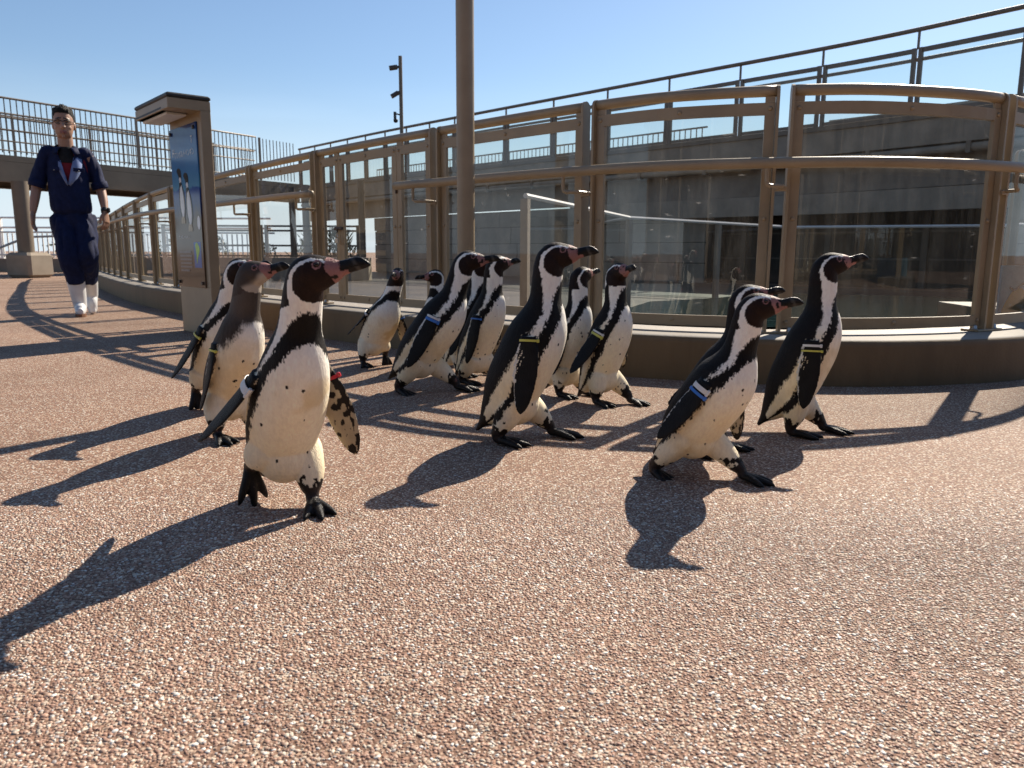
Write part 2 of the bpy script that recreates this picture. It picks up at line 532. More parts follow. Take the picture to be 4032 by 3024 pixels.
def pebble_field():
    """the stones near the lens, where each can be made out: real pebbles, one joined field"""
    rng = np.random.default_rng(7)
    sp = 0.0051
    y0, y1 = 0.62, 1.90
    ys = np.arange(y0, y1, sp * 0.866)
    C = []
    for k, y in enumerate(ys):
        hw = 0.70 * y + 0.10
        xs = np.arange(-hw, hw, sp) + (sp / 2 if k % 2 else 0)
        C.append(np.stack([xs, np.full_like(xs, y)], 1))
    C = np.concatenate(C)
    C += rng.uniform(-0.52, 0.52, C.shape) * sp
    # thin out towards the far edge so the field dissolves into the paving texture
    fade = np.clip((y1 - C[:, 1]) / 0.9, 0, 1)
    keep = rng.random(len(C)) < np.clip(fade * 2.2, 0, 1) * 0.97
    C = C[keep]; fade = fade[keep]
    n = len(C)
    k = 5
    size = sp * np.clip(rng.lognormal(-0.62, 0.28, n), 0.28, 0.95)
    asp = rng.uniform(0.50, 1.0, n)
    rot = rng.uniform(0, math.pi, n)
    hgt = (0.09 * sp + 0.20 * size * rng.uniform(0.5, 1.2, n)) * np.clip(0.25 + fade * 1.2, 0, 1)
    ang = np.linspace(0, 2 * np.pi, k, endpoint=False)[None, :] + rng.uniform(-0.3, 0.3, (n, k))
    rr = rng.uniform(0.78, 1.15, (n, k))
    def ring(scale, z, tilt):
        x = np.cos(ang) * rr * size[:, None] * scale
        y = np.sin(ang) * rr * (size * asp)[:, None] * scale
        X = x * np.cos(rot)[:, None] - y * np.sin(rot)[:, None] + C[:, 0:1]
        Y = x * np.sin(rot)[:, None] + y * np.cos(rot)[:, None] + C[:, 1:2]
        Z = z[:, None] + x * tilt[:, None]
        return np.stack([X, Y, Z], 2)
    t0 = np.zeros(n)
    til = rng.uniform(-0.22, 0.22, n)
    V = np.concatenate([ring(1.0, np.full(n, -0.0006), t0), ring(0.84, hgt * 0.80, til), np.stack([C[:, 0], C[:, 1], hgt], 1)[:, None, :]], 1)
    nv = 2 * k + 1
    tri = []
    for i in range(k):
        j = (i + 1) % k
        tri += [(i, j, k + j), (i, k + j, k + i), (k + i, k + j, 2 * k)]
    tri = np.array(tri)
    F = (tri[None] + (np.arange(n) * nv)[:, None, None]).reshape(-1, 3)
    me = bpy.data.meshes.new('pebbles')
    me.vertices.add(n * nv)
    me.vertices.foreach_set('co', V.reshape(-1))
    me.loops.add(F.size)
    me.loops.foreach_set('vertex_index', F.reshape(-1))
    me.polygons.add(len(F))
    me.polygons.foreach_set('loop_start', np.arange(0, F.size, 3))
    me.polygons.foreach_set('use_smooth', np.ones(len(F), bool))
    pal = np.array([(0.219, 0.130, 0.092), (0.320, 0.187, 0.134), (0.404, 0.249, 0.176), (0.455, 0.313, 0.228), (0.505, 0.391, 0.298), (0.589, 0.505, 0.400), (0.690, 0.662, 0.604), (0.370, 0.331, 0.307)])
    pick = rng.choice(len(pal), n, p=[0.15, 0.21, 0.19, 0.13, 0.11, 0.10, 0.08, 0.03])
    c = pal[pick] * rng.uniform(0.78, 1.18, (n, 1))
    col = np.ones((n, nv, 4))
    col[:, :, :3] = c[:, None, :]
    at = me.color_attributes.new('stone', 'FLOAT_COLOR', 'POINT')
    at.data.foreach_set('color', col.reshape(-1))
    me.update(calc_edges=True)
    m, nt, b = new_mat('pebble_stone')
    a = N(nt, 'ShaderNodeAttribute', attribute_name='stone')
    tc = N(nt, 'ShaderNodeTexCoord')
    n2 = N(nt, 'ShaderNodeTexNoise', i_Scale=1.3, i_Detail=7.0, i_Roughness=0.6)
    nt.links.new(tc.outputs['Object'], n2.inputs['Vector'])
    dirt = ramp(nt, n2.outputs['Fac'], [(0.30, (0.80, 0.78, 0.76)), (0.52, (1, 1, 1)), (0.75, (1.10, 1.07, 1.03))])
    mm = N(nt, 'ShaderNodeMix', data_type='RGBA', blend_type='MULTIPLY')
    mm.inputs['Factor'].default_value = 1.0
    nt.links.new(a.outputs['Color'], mm.inputs['A'])
    nt.links.new(dirt, mm.inputs['B'])
    nt.links.new(mm.outputs['Result'], b.inputs['Base Color'])
    b.inputs['Roughness'].default_value = 0.55
    b.inputs['Specular IOR Level'].default_value = 0.4
    me.materials.append(m)
    o = bpy.data.objects.new('pebbles', me)
    COL.objects.link(o)
    tag(o, 'loose-looking small terracotta and cream stones set in the paving', kind='stuff')
    return o
pebble_field()

# ----------------------------------------------------------------------------- kerb and fence lines
KERB = Path([(-10.2, 18.6), (-8.75, 15.95), (-7.457, 13.652), (-5.366, 10.271), (-4.435, 8.829), (-3.845, 7.975), (-2.94, 6.842), (-1.95, 5.70), (-1.147, 4.855), (-.42, 4.175), (.257, 3.600), (.715, 3.335), (1.341, 3.185), (1.816, 3.228), (2.28, 3.390), (2.78, 3.72), (3.2, 4.2), (3.5, 4.9), (3.65, 5.8)])
FENCE = KERB.offset(0.232)
kp = [(0, -0.01), (0, 0.165), (0.004, 0.181), (0.014, 0.1915), (0.03, 0.196), (0.05, 0.197), (0.42, 0.197), (0.42, -0.01)]
kb = MB().sweep(KERB.seg(0, KERB.L, 0.08), kp)
k = kb.build('kerb', M['kerb'], angle=35)
tag(k, 'brown painted concrete kerb with rounded pale top under the glass fence', kind='structure')

def zh(y):                       # the rail steps down a little as the walk falls away
    return 1.0 - 0.017 * max(0.0, min(y, 12.0) - 3.6)

post_pts = [(-8.0, 14.9), (-7.50, 14.02), (-7.02, 13.12), (-6.50, 12.30), (-6.02, 11.55), (-5.52, 10.79), (-5.01, 10.03), (-4.44, 9.14), (-3.83, 8.27), (-3.33, 7.62), (-2.70, 6.87), (-2.03, 6.12), (-1.33, 5.36), (-.43, 4.50), (.385, 3.83), (1.165, 3.45), (2.20, 3.63), (2.98, 4.26), (3.36, 5.2)]
post_s = [FENCE.near(p) for p in post_pts]
GATE_L, GATE_R = 12, 13            # the gate stands between these two posts
fence = empty('glass_fence', (FENCE.at(post_s[15])[0], FENCE.at(post_s[15])[1], 0.197), 'curved bronze framed fence of clear glass panes standing on the kerb', 'fence')

def plan_rot(t):
    return Matrix(((t[0], -t[1], 0), (t[1], t[0], 0), (0, 0, 1)))

def make_post(a, fine):
    p = FENCE.at(a); t = FENCE.tan(a); R = plan_rot(t)
    h = 1.262 * zh(p[1])
    b = MB().box((p[0], p[1], 0.2025), (0.19, 0.085, 0.010), R, 0.002)
    o = b.build('post', M['bronze'], fence)
    for s in (-1, 1):
        # flat plate standing across the fence line, rounded top
        n = 8
        prof = [(-0.034, 0.205), (0.034, 0.205)] + [(0.034 * math.cos(math.pi * i / n), h - 0.034 + 0.034 * math.sin(math.pi * i / n)) for i in range(n + 1)]
        V = []
        for dx in (-0.006, 0.006):
            V += [Vector((p[0], p[1], 0)) + R @ Vector((s * 0.030 + dx, y, z)) for (y, z) in prof]
        m = len(prof)
        F = [tuple(range(m - 1, -1, -1)), tuple(range(m, 2 * m))] + [(i, (i + 1) % m, m + (i + 1) % m, m + i) for i in range(m)]
        MB().add(V, F).build('post_plate', M['bronze'], o)
    if fine:
        for s in (-1, 1):
            q = Vector((p[0], p[1], 0.2076)) + R @ Vector((s * 0.074, -0.012, 0))
            MB().lathe([(0.013, 0), (0.013, 0.003), (0.0105, 0.0035), (0.0105, 0.012), (0.009, 0.016), (0.005, 0.0195), (0.001, 0.0205)], q, 10).build('anchor_bolt', M['steel'], o, smooth=True)
    return o

bolt_src = None
def add_bolts(parent, spots):
    global bolt_src
    for (x, y, z, t) in spots:
        if bolt_src is None:
            me = MB().lathe([(0.0095, 0), (0.0095, 0.002), (0.007, 0.0055), (0.002, 0.0068)], (0, 0, 0), 10)
            R = Matrix.Rotation(rad(90), 3, 'X')
            me.v = [tuple(R @ Vector(v)) for v in me.v]
            bolt_src = me.build('bolt', M['bronze'], None, smooth=True).data
            bpy.data.objects.remove(bpy.data.objects['bolt'])
        o = bpy.data.objects.new('bolt', bolt_src)
        o.location = (x, y, z)
        o.rotation_euler = (0, 0, math.atan2(t[1], t[0]))
        COL.objects.link(o)
        adopt(o, parent)

def make_panel(a0, a1, parent, fine, rail=True, name='panel_frame', barw=0.042):
    """frame of flat bars between two arc positions, a glass pane behind it, a round rail on top"""
    P = FENCE.seg(a0, a1, 0.1)
    zs = [zh(p[1]) for p in P]
    mb = MB()
    d0, d1 = -0.010, 0.010        # bar thickness across the fence
    zb0, zb1, zt0, zt1 = 0.222, 0.270, 1.138, 1.188
    def bar(z0, z1, Q, zq):
        mb.sweep(Q, [(d0, z0), (d0, z1), (d1, z1), (d1, z0)], zoff=None if zq is None else zq)
    off = [(z - 1) * 1.1 for z in zs]
    bar(zt0, zt1, P, off)
    bar(zb0, zb1, P, None)
    L = FENCE.seg(a0, a0 + barw, 0.03); Rr = FENCE.seg(a1 - barw, a1, 0.03)
    for Q in (L, Rr):
        zq = (zh(Q[0][1]) - 1) * 1.1
        mb.sweep(Q, [(d0 + .001, zb1), (d0 + .001, zt0 + zq), (d1 - .001, zt0 + zq), (d1 - .001, zb1)])
    fr = mb.build(name, M['bronze'], parent)
    G = FENCE.seg(a0 + 0.012, a1 - 0.012, 0.1)
    gm = MB()
    pr = [(-0.003, 0.245), (-0.003, 1.0), (0.003, 1.0), (0.003, 0.245)]
    V, F = [], []
    T = np.gradient(G, axis=0); T /= np.linalg.norm(T, axis=1)[:, None]
    for i, q in enumerate(G):
        nn = np.array([-T[i][1], T[i][0]])
        zt = 1.165 + (zh(q[1]) - 1) * 1.1
        for (o, z) in ((0.0125, 0.245), (0.0125, zt)):
            V.append((q[0] + nn[0] * o, q[1] + nn[1] * o, z))
    F = [(2 * i, 2 * i + 2, 2 * i + 3, 2 * i + 1) for i in range(len(G) - 1)]
    mesh_obj('glass_pane', V, F, M['glass'], fr, smooth=True)
    if rail:
        tr = FENCE.seg(a0 - 0.012, a1 + 0.012, 0.06)
        tm = MB().tube([(q[0], q[1], 1.232 * zh(q[1]) + 0.004) for q in tr], 0.0235, 14)
        # short stub plates carrying the rail at both ends
        tm.build('top_rail', M['bronze'], parent, smooth=True)
        for a in (a0 + 0.022, a1 - 0.022):
            q = FENCE.at(a); R = plan_rot(FENCE.tan(a)); k = zh(q[1])
            z0, z1 = 1.19 + (k - 1) * 1.1, 1.232 * k - 0.016
            MB().box((q[0], q[1], (z0 + z1) / 2), (0.040, 0.012, z1 - z0), R).build('rail_stub', M['bronze'], parent)
    if fine:
        sp = []
        am = (a0 + a1) / 2
        for a in ([a0 + barw / 2, am, a1 - barw / 2] if a1 - a0 > 0.5 else [a0 + barw / 2, a1 - barw / 2]):
            q = FENCE.at(a); t = FENCE.tan(a); nn = np.array([-t[1], t[0]]) * (d0 - 0.0002)
            k = (zh(q[1]) - 1) * 1.1
            sp += [(q[0] + nn[0], q[1] + nn[1], 0.2485, t), (q[0] + nn[0], q[1] + nn[1], 1.163 + k, t)]
        for a in (a0 + barw / 2, a1 - barw / 2):
            q = FENCE.at(a); t = FENCE.tan(a); nn = np.array([-t[1], t[0]]) * (d0 + 0.0008)
            sp.append((q[0] + nn[0], q[1] + nn[1], 0.70, t))
        add_bolts(fr, sp)
    return fr

for i, a in enumerate(post_s):
    make_post(a, i >= 8)
G0, G1 = post_s[GATE_L] + 0.05, post_s[GATE_R] - 0.05
gw = G1 - G0
GD0, GD1 = G0 + gw * 0.205, G0 + gw * 0.735       # the door leaf between two narrow fixed lights
for i in range(len(post_s) - 1):
    fine = i >= 9
    if i == GATE_L:
        make_panel(G0, GD0 - 0.004, fence, True, rail=False)
        make_panel(GD1 + 0.004, G1, fence, True, rail=False)
        tr = FENCE.seg(G0 - 0.012, G1 + 0.012, 0.06)
        MB().tube([(q[0], q[1], 1.232 * zh(q[1]) + 0.004) for q in tr], 0.0235, 14).build('top_rail', M['bronze'], fence, smooth=True)
        for a in (G0 + 0.022, GD0 - 0.03, GD1 + 0.03, G1 - 0.022):
            q = FENCE.at(a); R = plan_rot(FENCE.tan(a)); kk = zh(q[1])
            z0, z1 = 1.19 + (kk - 1) * 1.1, 1.232 * kk - 0.016
            MB().box((q[0], q[1], (z0 + z1) / 2), (0.05, 0.012, z1 - z0), R).build('rail_stub', M['bronze'], fence)
    else:
        make_panel(post_s[i] + 0.038, post_s[i + 1] - 0.038, fence, fine)

# gate leaf
qg = FENCE.at(GD0)
gate = empty('gate', (qg[0], qg[1], 0.22), 'narrow bronze framed glass gate leaf with padlocked latch', 'gate')
make_panel(GD0, GD1, gate, True, rail=False, name='gate_frame')
t = FENCE.tan(GD1); R = plan_rot(t); p = FENCE.at(GD1 + 0.002)
for z in (0.36, 0.93):
    MB().lathe([(0.008, -0.035), (0.008, 0.035)], (p[0] + t[1] * 0.012, p[1] - t[0] * 0.012, z), 10).build('hinge', M['dark_steel'], gate, smooth=True)
t = FENCE.tan(GD0); R = plan_rot(t); p = FENCE.at(GD0)
o2 = Vector((t[1], -t[0], 0))
pl = Vector((p[0], p[1], 0)) + o2 * 0.0135
mb = MB().box(pl + Vector((t[0], t[1], 0)) * 0.034 + Vector((0, 0, 0.665)), (0.034, 0.007, 0.13), R, 0.003)
mb.build('latch_plate', M['bronze'], gate)
mb = MB().tube([pl + Vector((t[0], t[1], 0)) * d + o2 * 0.012 + Vector((0, 0, 0.700)) for d in (-0.035, 0.045)], 0.011, 10)
mb.tube([pl + Vector((t[0], t[1], 0)) * 0.004 + o2 * 0.022 + Vector((0, 0, z)) for z in (0.700, 0.672)], 0.006, 8)
mb.build('latch', M['dark_steel'], gate, smooth=False)
c = pl + Vector((t[0], t[1], 0)) * 0.004 + o2 * 0.026
lock = MB().box(c + Vector((0, 0, 0.622)), (0.030, 0.013, 0.034), R, 0.003)
lo = lock.build('padlock', M['steel'])
tag(lo, 'small silver padlock hanging from the gate latch', 'padlock')
sh = MB().tube([c + R @ Vector((0.010 * math.cos(a), 0, 0)) + Vector((0, 0, 0.642 + 0.020 * math.sin(a))) for a in np.linspace(0, math.pi, 11)], 0.0028, 8)
sh.build('shackle', M['steel'], lo, smooth=True)

# ----------------------------------------------------------------------------- handrails on brackets
HR = FENCE.offset(-0.125)
def handrail(a0, a1, ends, label, loc):
    root = empty('handrail', loc, label, 'handrail', 'handrails in front of the glass fence')
    pts = [HR.at(a) for a in np.linspace(a0, a1, max(3, int((a1 - a0) / 0.07)))]
    MB().tube([(q[0], q[1], 0.925) for q in pts], 0.0230, 16).build('rail', M['bronze'], root, smooth=True)
    for a in ends:       # rounded end cap
        q = HR.at(a); t = HR.tan(a) * (-1 if a == a0 else 1)
        V = [(q[0] + t[0] * d, q[1] + t[1] * d, 0.925) for d in (0.0, 0.006, 0.012, 0.017, 0.020)]
        MB().tube(V, 0.0230, 16, taper=[1.0, 0.97, 0.85, 0.6, 0.15]).build('end_cap', M['bronze'], root, smooth=True)
    for s in post_s:
        p = FENCE.at(s); h = HR.near(p)
        if not (a0 + 0.02 < h < a1 - 0.02):
            continue
        q = HR.at(h); t = FENCE.tan(s); dirv = (p - q) / np.linalg.norm(p - q)
        q2 = q - t * 0.07
        path = [(q2[0], q2[1], 0.905), (q2[0], q2[1], 0.850), (q2[0] + t[0] * 0.004, q2[1] + t[1] * 0.004, 0.838), (q2[0] + t[0] * 0.016, q2[1] + t[1] * 0.016, 0.832)]
        e = p - dirv * 0.03
        path += [(q[0] + dirv[0] * 0.03, q[1] + dirv[1] * 0.03, 0.832), (e[0], e[1], 0.832)]
        mb = MB().tube(path, 0.0085, 8)
        mb.box((e[0], e[1], 0.826), (0.05, 0.03, 0.02), plan_rot(t), 0.002)
        mb.build('bracket', M['bronze'], root, smooth=False)
    return root
hl0 = HR.near((-9.0, 16.0))
hlE = HR.near(FENCE.at(post_s[GATE_L])) + 0.13
hrB = HR.near(FENCE.at(post_s[GATE_R])) - 0.22
handrail(hl0, hlE, [hlE], 'round bronze handrail left of the gate ending in a rounded cap', (HR.at(hlE)[0], HR.at(hlE)[1], 0.925))
handrail(hrB, HR.near((3.6, 5.2)), [hrB], 'round bronze handrail right of the gate passing behind the tall pole', (HR.at(hrB)[0], HR.at(hrB)[1], 0.925))

# ----------------------------------------------------------------------------- tall pole in front of the kerb
pole = empty('lamp_pole', (-0.226, 3.80, 0), 'tall plain bronze steel pole rising out of view in front of the fence', 'pole')
MB().lathe([(0.0425, 0.0), (0.0425, 3.4)], (-0.226, 3.80, 0), 28).build('shaft', M['bronze'], pole, angle=40)
MB().lathe([(0.085, 0.0), (0.085, 0.010), (0.050, 0.012), (0.046, 0.03), (0.0426, 0.032)], (-0.226, 3.80, 0), 24).build('base_flange', M['bronze'], pole, angle=40)
MB().lathe([(0.044, 0), (0.044, 0.02), (0.02, 0.035)], (-0.226, 3.80, 3.4), 24).build('cap', M['bronze'], pole, angle=40)
# ----------------------------------------------------------------------------- information pillar
SB = Vector((-1.9196, 4.9329, 0)); SY = -0.8636; SW, SDp = 0.60, 0.063
se = Vector((math.cos(SY), math.sin(SY), 0)); sn = Vector((se.y, -se.x, 0))    # along the face (left to right), out of the face
SR = Matrix(((se.x, sn.x, 0), (se.y, sn.y, 0), (0, 0, 1)))                      # local x = along, y = out (towards the reader)
SA = SB - se * SW
def sp(s, o, z):           # s along the face from its left edge, o out of the face, z up
    return SA + se * s + sn * o + Vector((0, 0, z))
sign = empty('information_pillar', sp(SW / 2, -SDp / 2, 0), 'slim bronze information pillar with roof, blue penguin poster and Japanese lettering', 'sign')
mS = MB().box(sp(SW / 2, -SDp / 2, 0.705), (SW, SDp, 1.41), SR, 0.004)
mS.build('pillar', M['bronze'], sign)
mS = MB().box(sp(SW / 2 - 0.036, 0.064, 1.428), (SW + 0.072, 0.255, 0.062), SR, 0.003)
roof = mS.build('roof', M['bronze'], sign)
MB().box(sp(SW / 2 - 0.036, 0.064, 1.474), (SW + 0.080, 0.263, 0.030), SR, 0.009).build('roof_edge_trim', M['black_trim'], roof)
MB().box(sp(SW / 2 - 0.10, 0.105, 1.411), (SW - 0.04, 0.175, 0.028), SR, 0.009).build('under_trim', M['black_trim'], roof)
m = MB().box(sp(SW / 2 - 0.10, 0.095, 1.390), (SW - 0.10, 0.120, 0.016), SR, 0.003)
m.build('lamp_cover', M['white_metal'], roof)

def poster_mat():
    m, nt, b = new_mat('poster_print_sky_and_sea')
    tc = N(nt, 'ShaderNodeTexCoord')
    sx = N(nt, 'ShaderNodeSeparateXYZ')
    nt.links.new(tc.outputs['Object'], sx.inputs['Vector'])
    nz = N(nt, 'ShaderNodeTexNoise', i_Scale=9.0, i_Detail=5.0)
    nt.links.new(tc.outputs['Object'], nz.inputs['Vector'])
    ad = N(nt, 'ShaderNodeMath', operation='MULTIPLY_ADD')
    ad.inputs[1].default_value = 0.10
    nt.links.new(nz.outputs['Fac'], ad.inputs[0])
    nt.links.new(sx.outputs['Z'], ad.inputs[2])
    mr = N(nt, 'ShaderNodeMapRange')
    mr.inputs['From Min'].default_value = 0.36
    mr.inputs['From Max'].default_value = 1.43
    nt.links.new(ad.outputs[0], mr.inputs['Value'])
    col = ramp(nt, mr.outputs['Result'], [(0.0, (0.120, 0.088, 0.058)), (0.42, (0.120, 0.088, 0.058)), (0.50, (0.015, 0.045, 0.17)), (0.585, (0.018, 0.075, 0.30)), (0.60, (0.10, 0.30, 0.46)), (0.72, (0.05, 0.20, 0.42)), (0.86, (0.03, 0.11, 0.30)), (1.0, (0.008, 0.025, 0.12))])  # tan lower end: brown print with a reflection put into the colour
    nt.links.new(col, b.inputs['Base Color'])
    b.inputs['Roughness'].default_value = 0.10
    b.inputs['Specular IOR Level'].default_value = 0.18
    return m
M['poster'] = poster_mat()
def flat_mat(name, c, rough=0.15):
    m, nt, b = new_mat(name)
    nz = N(nt, 'ShaderNodeTexNoise', i_Scale=30.0, i_Detail=3.0)
    tc = N(nt, 'ShaderNodeTexCoord')
    nt.links.new(tc.outputs['Object'], nz.inputs['Vector'])
    nt.links.new(ramp(nt, nz.outputs['Fac'], [(0.3, tuple(x * 0.85 for x in c)), (0.7, c)]), b.inputs['Base Color'])
    b.inputs['Roughness'].default_value = rough
    b.inputs['Specular IOR Level'].default_value = 0.18
    return m
M['print_white'] = flat_mat('print_white', (0.78, 0.80, 0.80))
M['print_grey'] = flat_mat('print_grey', (0.30, 0.30, 0.30))
M['print_black'] = flat_mat('print_black', (0.010, 0.010, 0.014))
M['print_red'] = flat_mat('print_dark_red', (0.13, 0.018, 0.022))
M['print_green'] = flat_mat('print_green', (0.35, 0.62, 0.05))
M['print_blue'] = flat_mat('print_blue', (0.03, 0.14, 0.45))
M['print_yellow'] = flat_mat('print_yellow', (0.55, 0.33, 0.03))
M['print_sky'] = flat_mat('print_pale_blue', (0.16, 0.36, 0.50))
M['print_sand'] = flat_mat('print_sand', (0.50, 0.42, 0.28))
M['print_rust'] = flat_mat('print_rust', (0.30, 0.10, 0.05))

PZ0, PZ1, PS0, PS1 = 0.315, 1.345, 0.015, 0.530
MB().box(sp((PS0 + PS1) / 2, 0.006, (PZ0 + PZ1) / 2), (PS1 - PS0, 0.010, PZ1 - PZ0), SR, 0.0015).build('poster_panel', M['poster'], sign)
poster = [o for o in sign.children if o.name.startswith('poster_panel')][0]
def flat(name, pts, layer, mat):
    """flat print on the poster: pts as (0..1 across, 0..1 down)"""
    V = [sp(PS0 + (PS1 - PS0) * x, 0.0113 + 0.0005 * layer, PZ1 - (PZ1 - PZ0) * y) for (x, y) in pts]
    V2 = [v - sn * 0.0004 for v in V]
    n = len(V)
    F = [tuple(range(n)), tuple(range(2 * n - 1, n - 1, -1))] + [(i, n + i, n + (i + 1) % n, (i + 1) % n) for i in range(n)]
    return mesh_obj(name, V + V2, F, mat, poster)
def smoothpoly(pts, n=40):
    P = np.array(pts + [pts[0], pts[1], pts[2]])
    Q = crom(P, (len(P) - 1) * 6 + 1)
    return [tuple(q) for q in Q[6:6 + len(pts) * 6]]
for k, (dx, dy, s) in enumerate(((0.0, 0.0, 1.0), (0.25, 0.035, 1.05))):
    f = lambda pts: [(0.26 + dx + s * (x - 0.26), 0.25 + dy + s * (y - 0.25)) for x, y in pts]
    flat('printed_bird_back', smoothpoly(f([(0.20, 0.262), (0.27, 0.248), (0.35, 0.262), (0.37, 0.30), (0.36, 0.34), (0.43, 0.40), (0.46, 0.48), (0.42, 0.55), (0.33, 0.565), (0.26, 0.52), (0.24, 0.42), (0.27, 0.34), (0.26, 0.30)])), 2, M['print_black'])
    flat('printed_bird_belly', smoothpoly(f([(0.28, 0.315), (0.345, 0.31), (0.37, 0.37), (0.41, 0.43), (0.42, 0.50), (0.38, 0.555), (0.33, 0.55), (0.285, 0.50), (0.275, 0.42), (0.30, 0.36)])), 3, M['print_white'])
    flat('printed_bird_band', smoothpoly(f([(0.29, 0.345), (0.35, 0.335), (0.365, 0.352), (0.30, 0.366)])), 4, M['print_black'])
    for fx in (0.30, 0.36):
        flat('printed_bird_foot', smoothpoly(f([(fx, 0.555), (fx + 0.04, 0.555), (fx + 0.06, 0.59), (fx - 0.02, 0.592)])), 4, M['print_sand'])
flat('printed_map_sea', [(0.67, 0.715), (0.93, 0.715), (0.93, 0.875), (0.67, 0.875)], 1, M['print_blue'])
flat('printed_map_land', smoothpoly([(0.73, 0.735), (0.80, 0.720), (0.88, 0.755), (0.86, 0.785), (0.80, 0.815), (0.775, 0.845), (0.755, 0.845), (0.755, 0.79)]), 2, M['print_green'])
flat('white_roundel', [(0.915 + 0.055 * math.cos(a), 0.598 + 0.042 * math.sin(a)) for a in np.linspace(0, 2 * math.pi, 28, endpoint=False)], 2, M['print_white'])

def lettering(txt, x, y, h, mat, name='lettering', layer=5, sx=1.0):
    cu = bpy.data.curves.new('lettering', 'FONT')
    cu.body = txt
    cu.size = h
    cu.align_x = 'LEFT'
    to = bpy.data.objects.new('lettering_source', cu)
    COL.objects.link(to)
    dg = bpy.context.evaluated_depsgraph_get()
    me = bpy.data.meshes.new_from_object(to.evaluated_get(dg))
    bpy.data.objects.remove(to)
    bpy.data.curves.remove(cu)
    o0 = sp(PS0 + (PS1 - PS0) * x, 0.0113 + 0.0005 * layer, PZ1 - (PZ1 - PZ0) * y)
    for v in me.vertices:
        c = v.co.copy()
        v.co = o0 + se * (c.x * sx) + Vector((0, 0, c.y))
    me.materials.clear()
    me.materials.append(mat)
    o = bpy.data.objects.new(name, me)
    COL.objects.link(o)
    adopt(o, poster)
    return o
lettering('H', 0.09, 0.175, 0.075, M['print_white'], sx=0.75)
lettering('フンボルトペンギン', 0.17, 0.185, 0.050, M['print_white'], sx=0.85)
lettering('T', 0.80, 0.115, 0.06, M['print_white'], sx=0.9)
lettering('フンボルトペンギン', 0.13, 0.690, 0.024, M['print_white'])
# rows of print too fine to read in the photograph: small blocks, no words
rng = random.Random(4)
fp = MB()
for i in range(6):
    y = 0.778 + 0.0235 * i
    x = 0.14
    while x < (0.56 if i < 5 else 0.46):
        w = rng.uniform(0.018, 0.034)
        V = [sp(PS0 + (PS1 - PS0) * xx, 0.0138, PZ1 - (PZ1 - PZ0) * yy) for xx, yy in ((x, y - 0.006), (x + w, y - 0.006), (x + w, y + 0.006), (x, y + 0.006))]
        fp.add(V, [(0, 3, 2, 1)])
        x += w + 0.007
tag(fp.build('fine_print', M['print_grey'], poster), kind='stuff')
for (s, z) in ((0.045, PZ1 - 0.03), (PS1 - 0.035, PZ1 - 0.03), (0.045, PZ0 + 0.03), (PS1 - 0.035, PZ0 + 0.03)):
    q = sp(s, 0.0115, z)
    mb = MB().tube([q, q + sn * 0.010], 0.012, 14)
    mb.build('poster_stud', M['dark_steel'], sign)
# ----------------------------------------------------------------------------- raised walkway curving behind the pool
WK = Path([(-6.55, 24.4), (-3.4, 20.9), (-0.82, 18.2), (1.2, 16.15), (3.19, 14.15), (5.17, 12.14), (6.52, 10.49), (7.75, 8.95), (9.2, 7.2)])
WZ = lambda a: 2.46 + 0.05 * (a / WK.L)         # deck edge climbs gently to the right
walk = empty('raised_walkway', (WK.at(WK.L * 0.5)[0], WK.at(WK.L * 0.5)[1], 0), 'raised concrete walkway with glazed brown railing climbing to the right behind the pool', 'walkway')
arc = np.linspace(0, WK.L, 90)
WP = np.array([WK.at(a) for a in arc]); wz = np.array([WZ(a) for a in arc])
MB().sweep(WP, [(0.0, -0.42), (0.0, 0.0), (2.2, 0.0), (2.2, -0.25), (0.25, -0.25), (0.25, -0.42)], zoff=wz).build('deck', M['concrete'], walk, angle=30)
MB().sweep(WP, [(-0.035, -0.06), (-0.035, 0.012), (0.06, 0.012), (0.06, 0.001), (-0.001, 0.001), (-0.001, -0.06)], zoff=wz).build('deck_nosing', M['deck_brown'], walk, angle=30)
MB().tube([(p[0], p[1], z - 0.50) for p, z in zip(WK.offset(0.05).P[::10], np.interp(WK.S[::10], arc, wz))], 0.06, 10).build('service_pipe', M['concrete'], walk, smooth=True)
for a in np.arange(6.0, WK.L, 1.40):
    p = WK.offset(0.05).at(a); R = plan_rot(WK.tan(a))
    MB().box((p[0], p[1], WZ(a) - 0.50), (0.06, 0.15, 0.16), R).build('pipe_clip', M['deck_brown'], walk)
MB().sweep(WP, [(0.28, -0.98), (0.28, -0.425), (0.42, -0.425), (0.42, -0.98)], zoff=wz).build('edge_beam', M['wall_block'], walk, angle=30)
MB().sweep(WK.offset(0.16).P[330::12], [(0.0, 1.18), (0.0, 1.50), (0.10, 1.50), (0.10, 1.18)]).build('lintel_panel', M['concrete'], walk, angle=30)

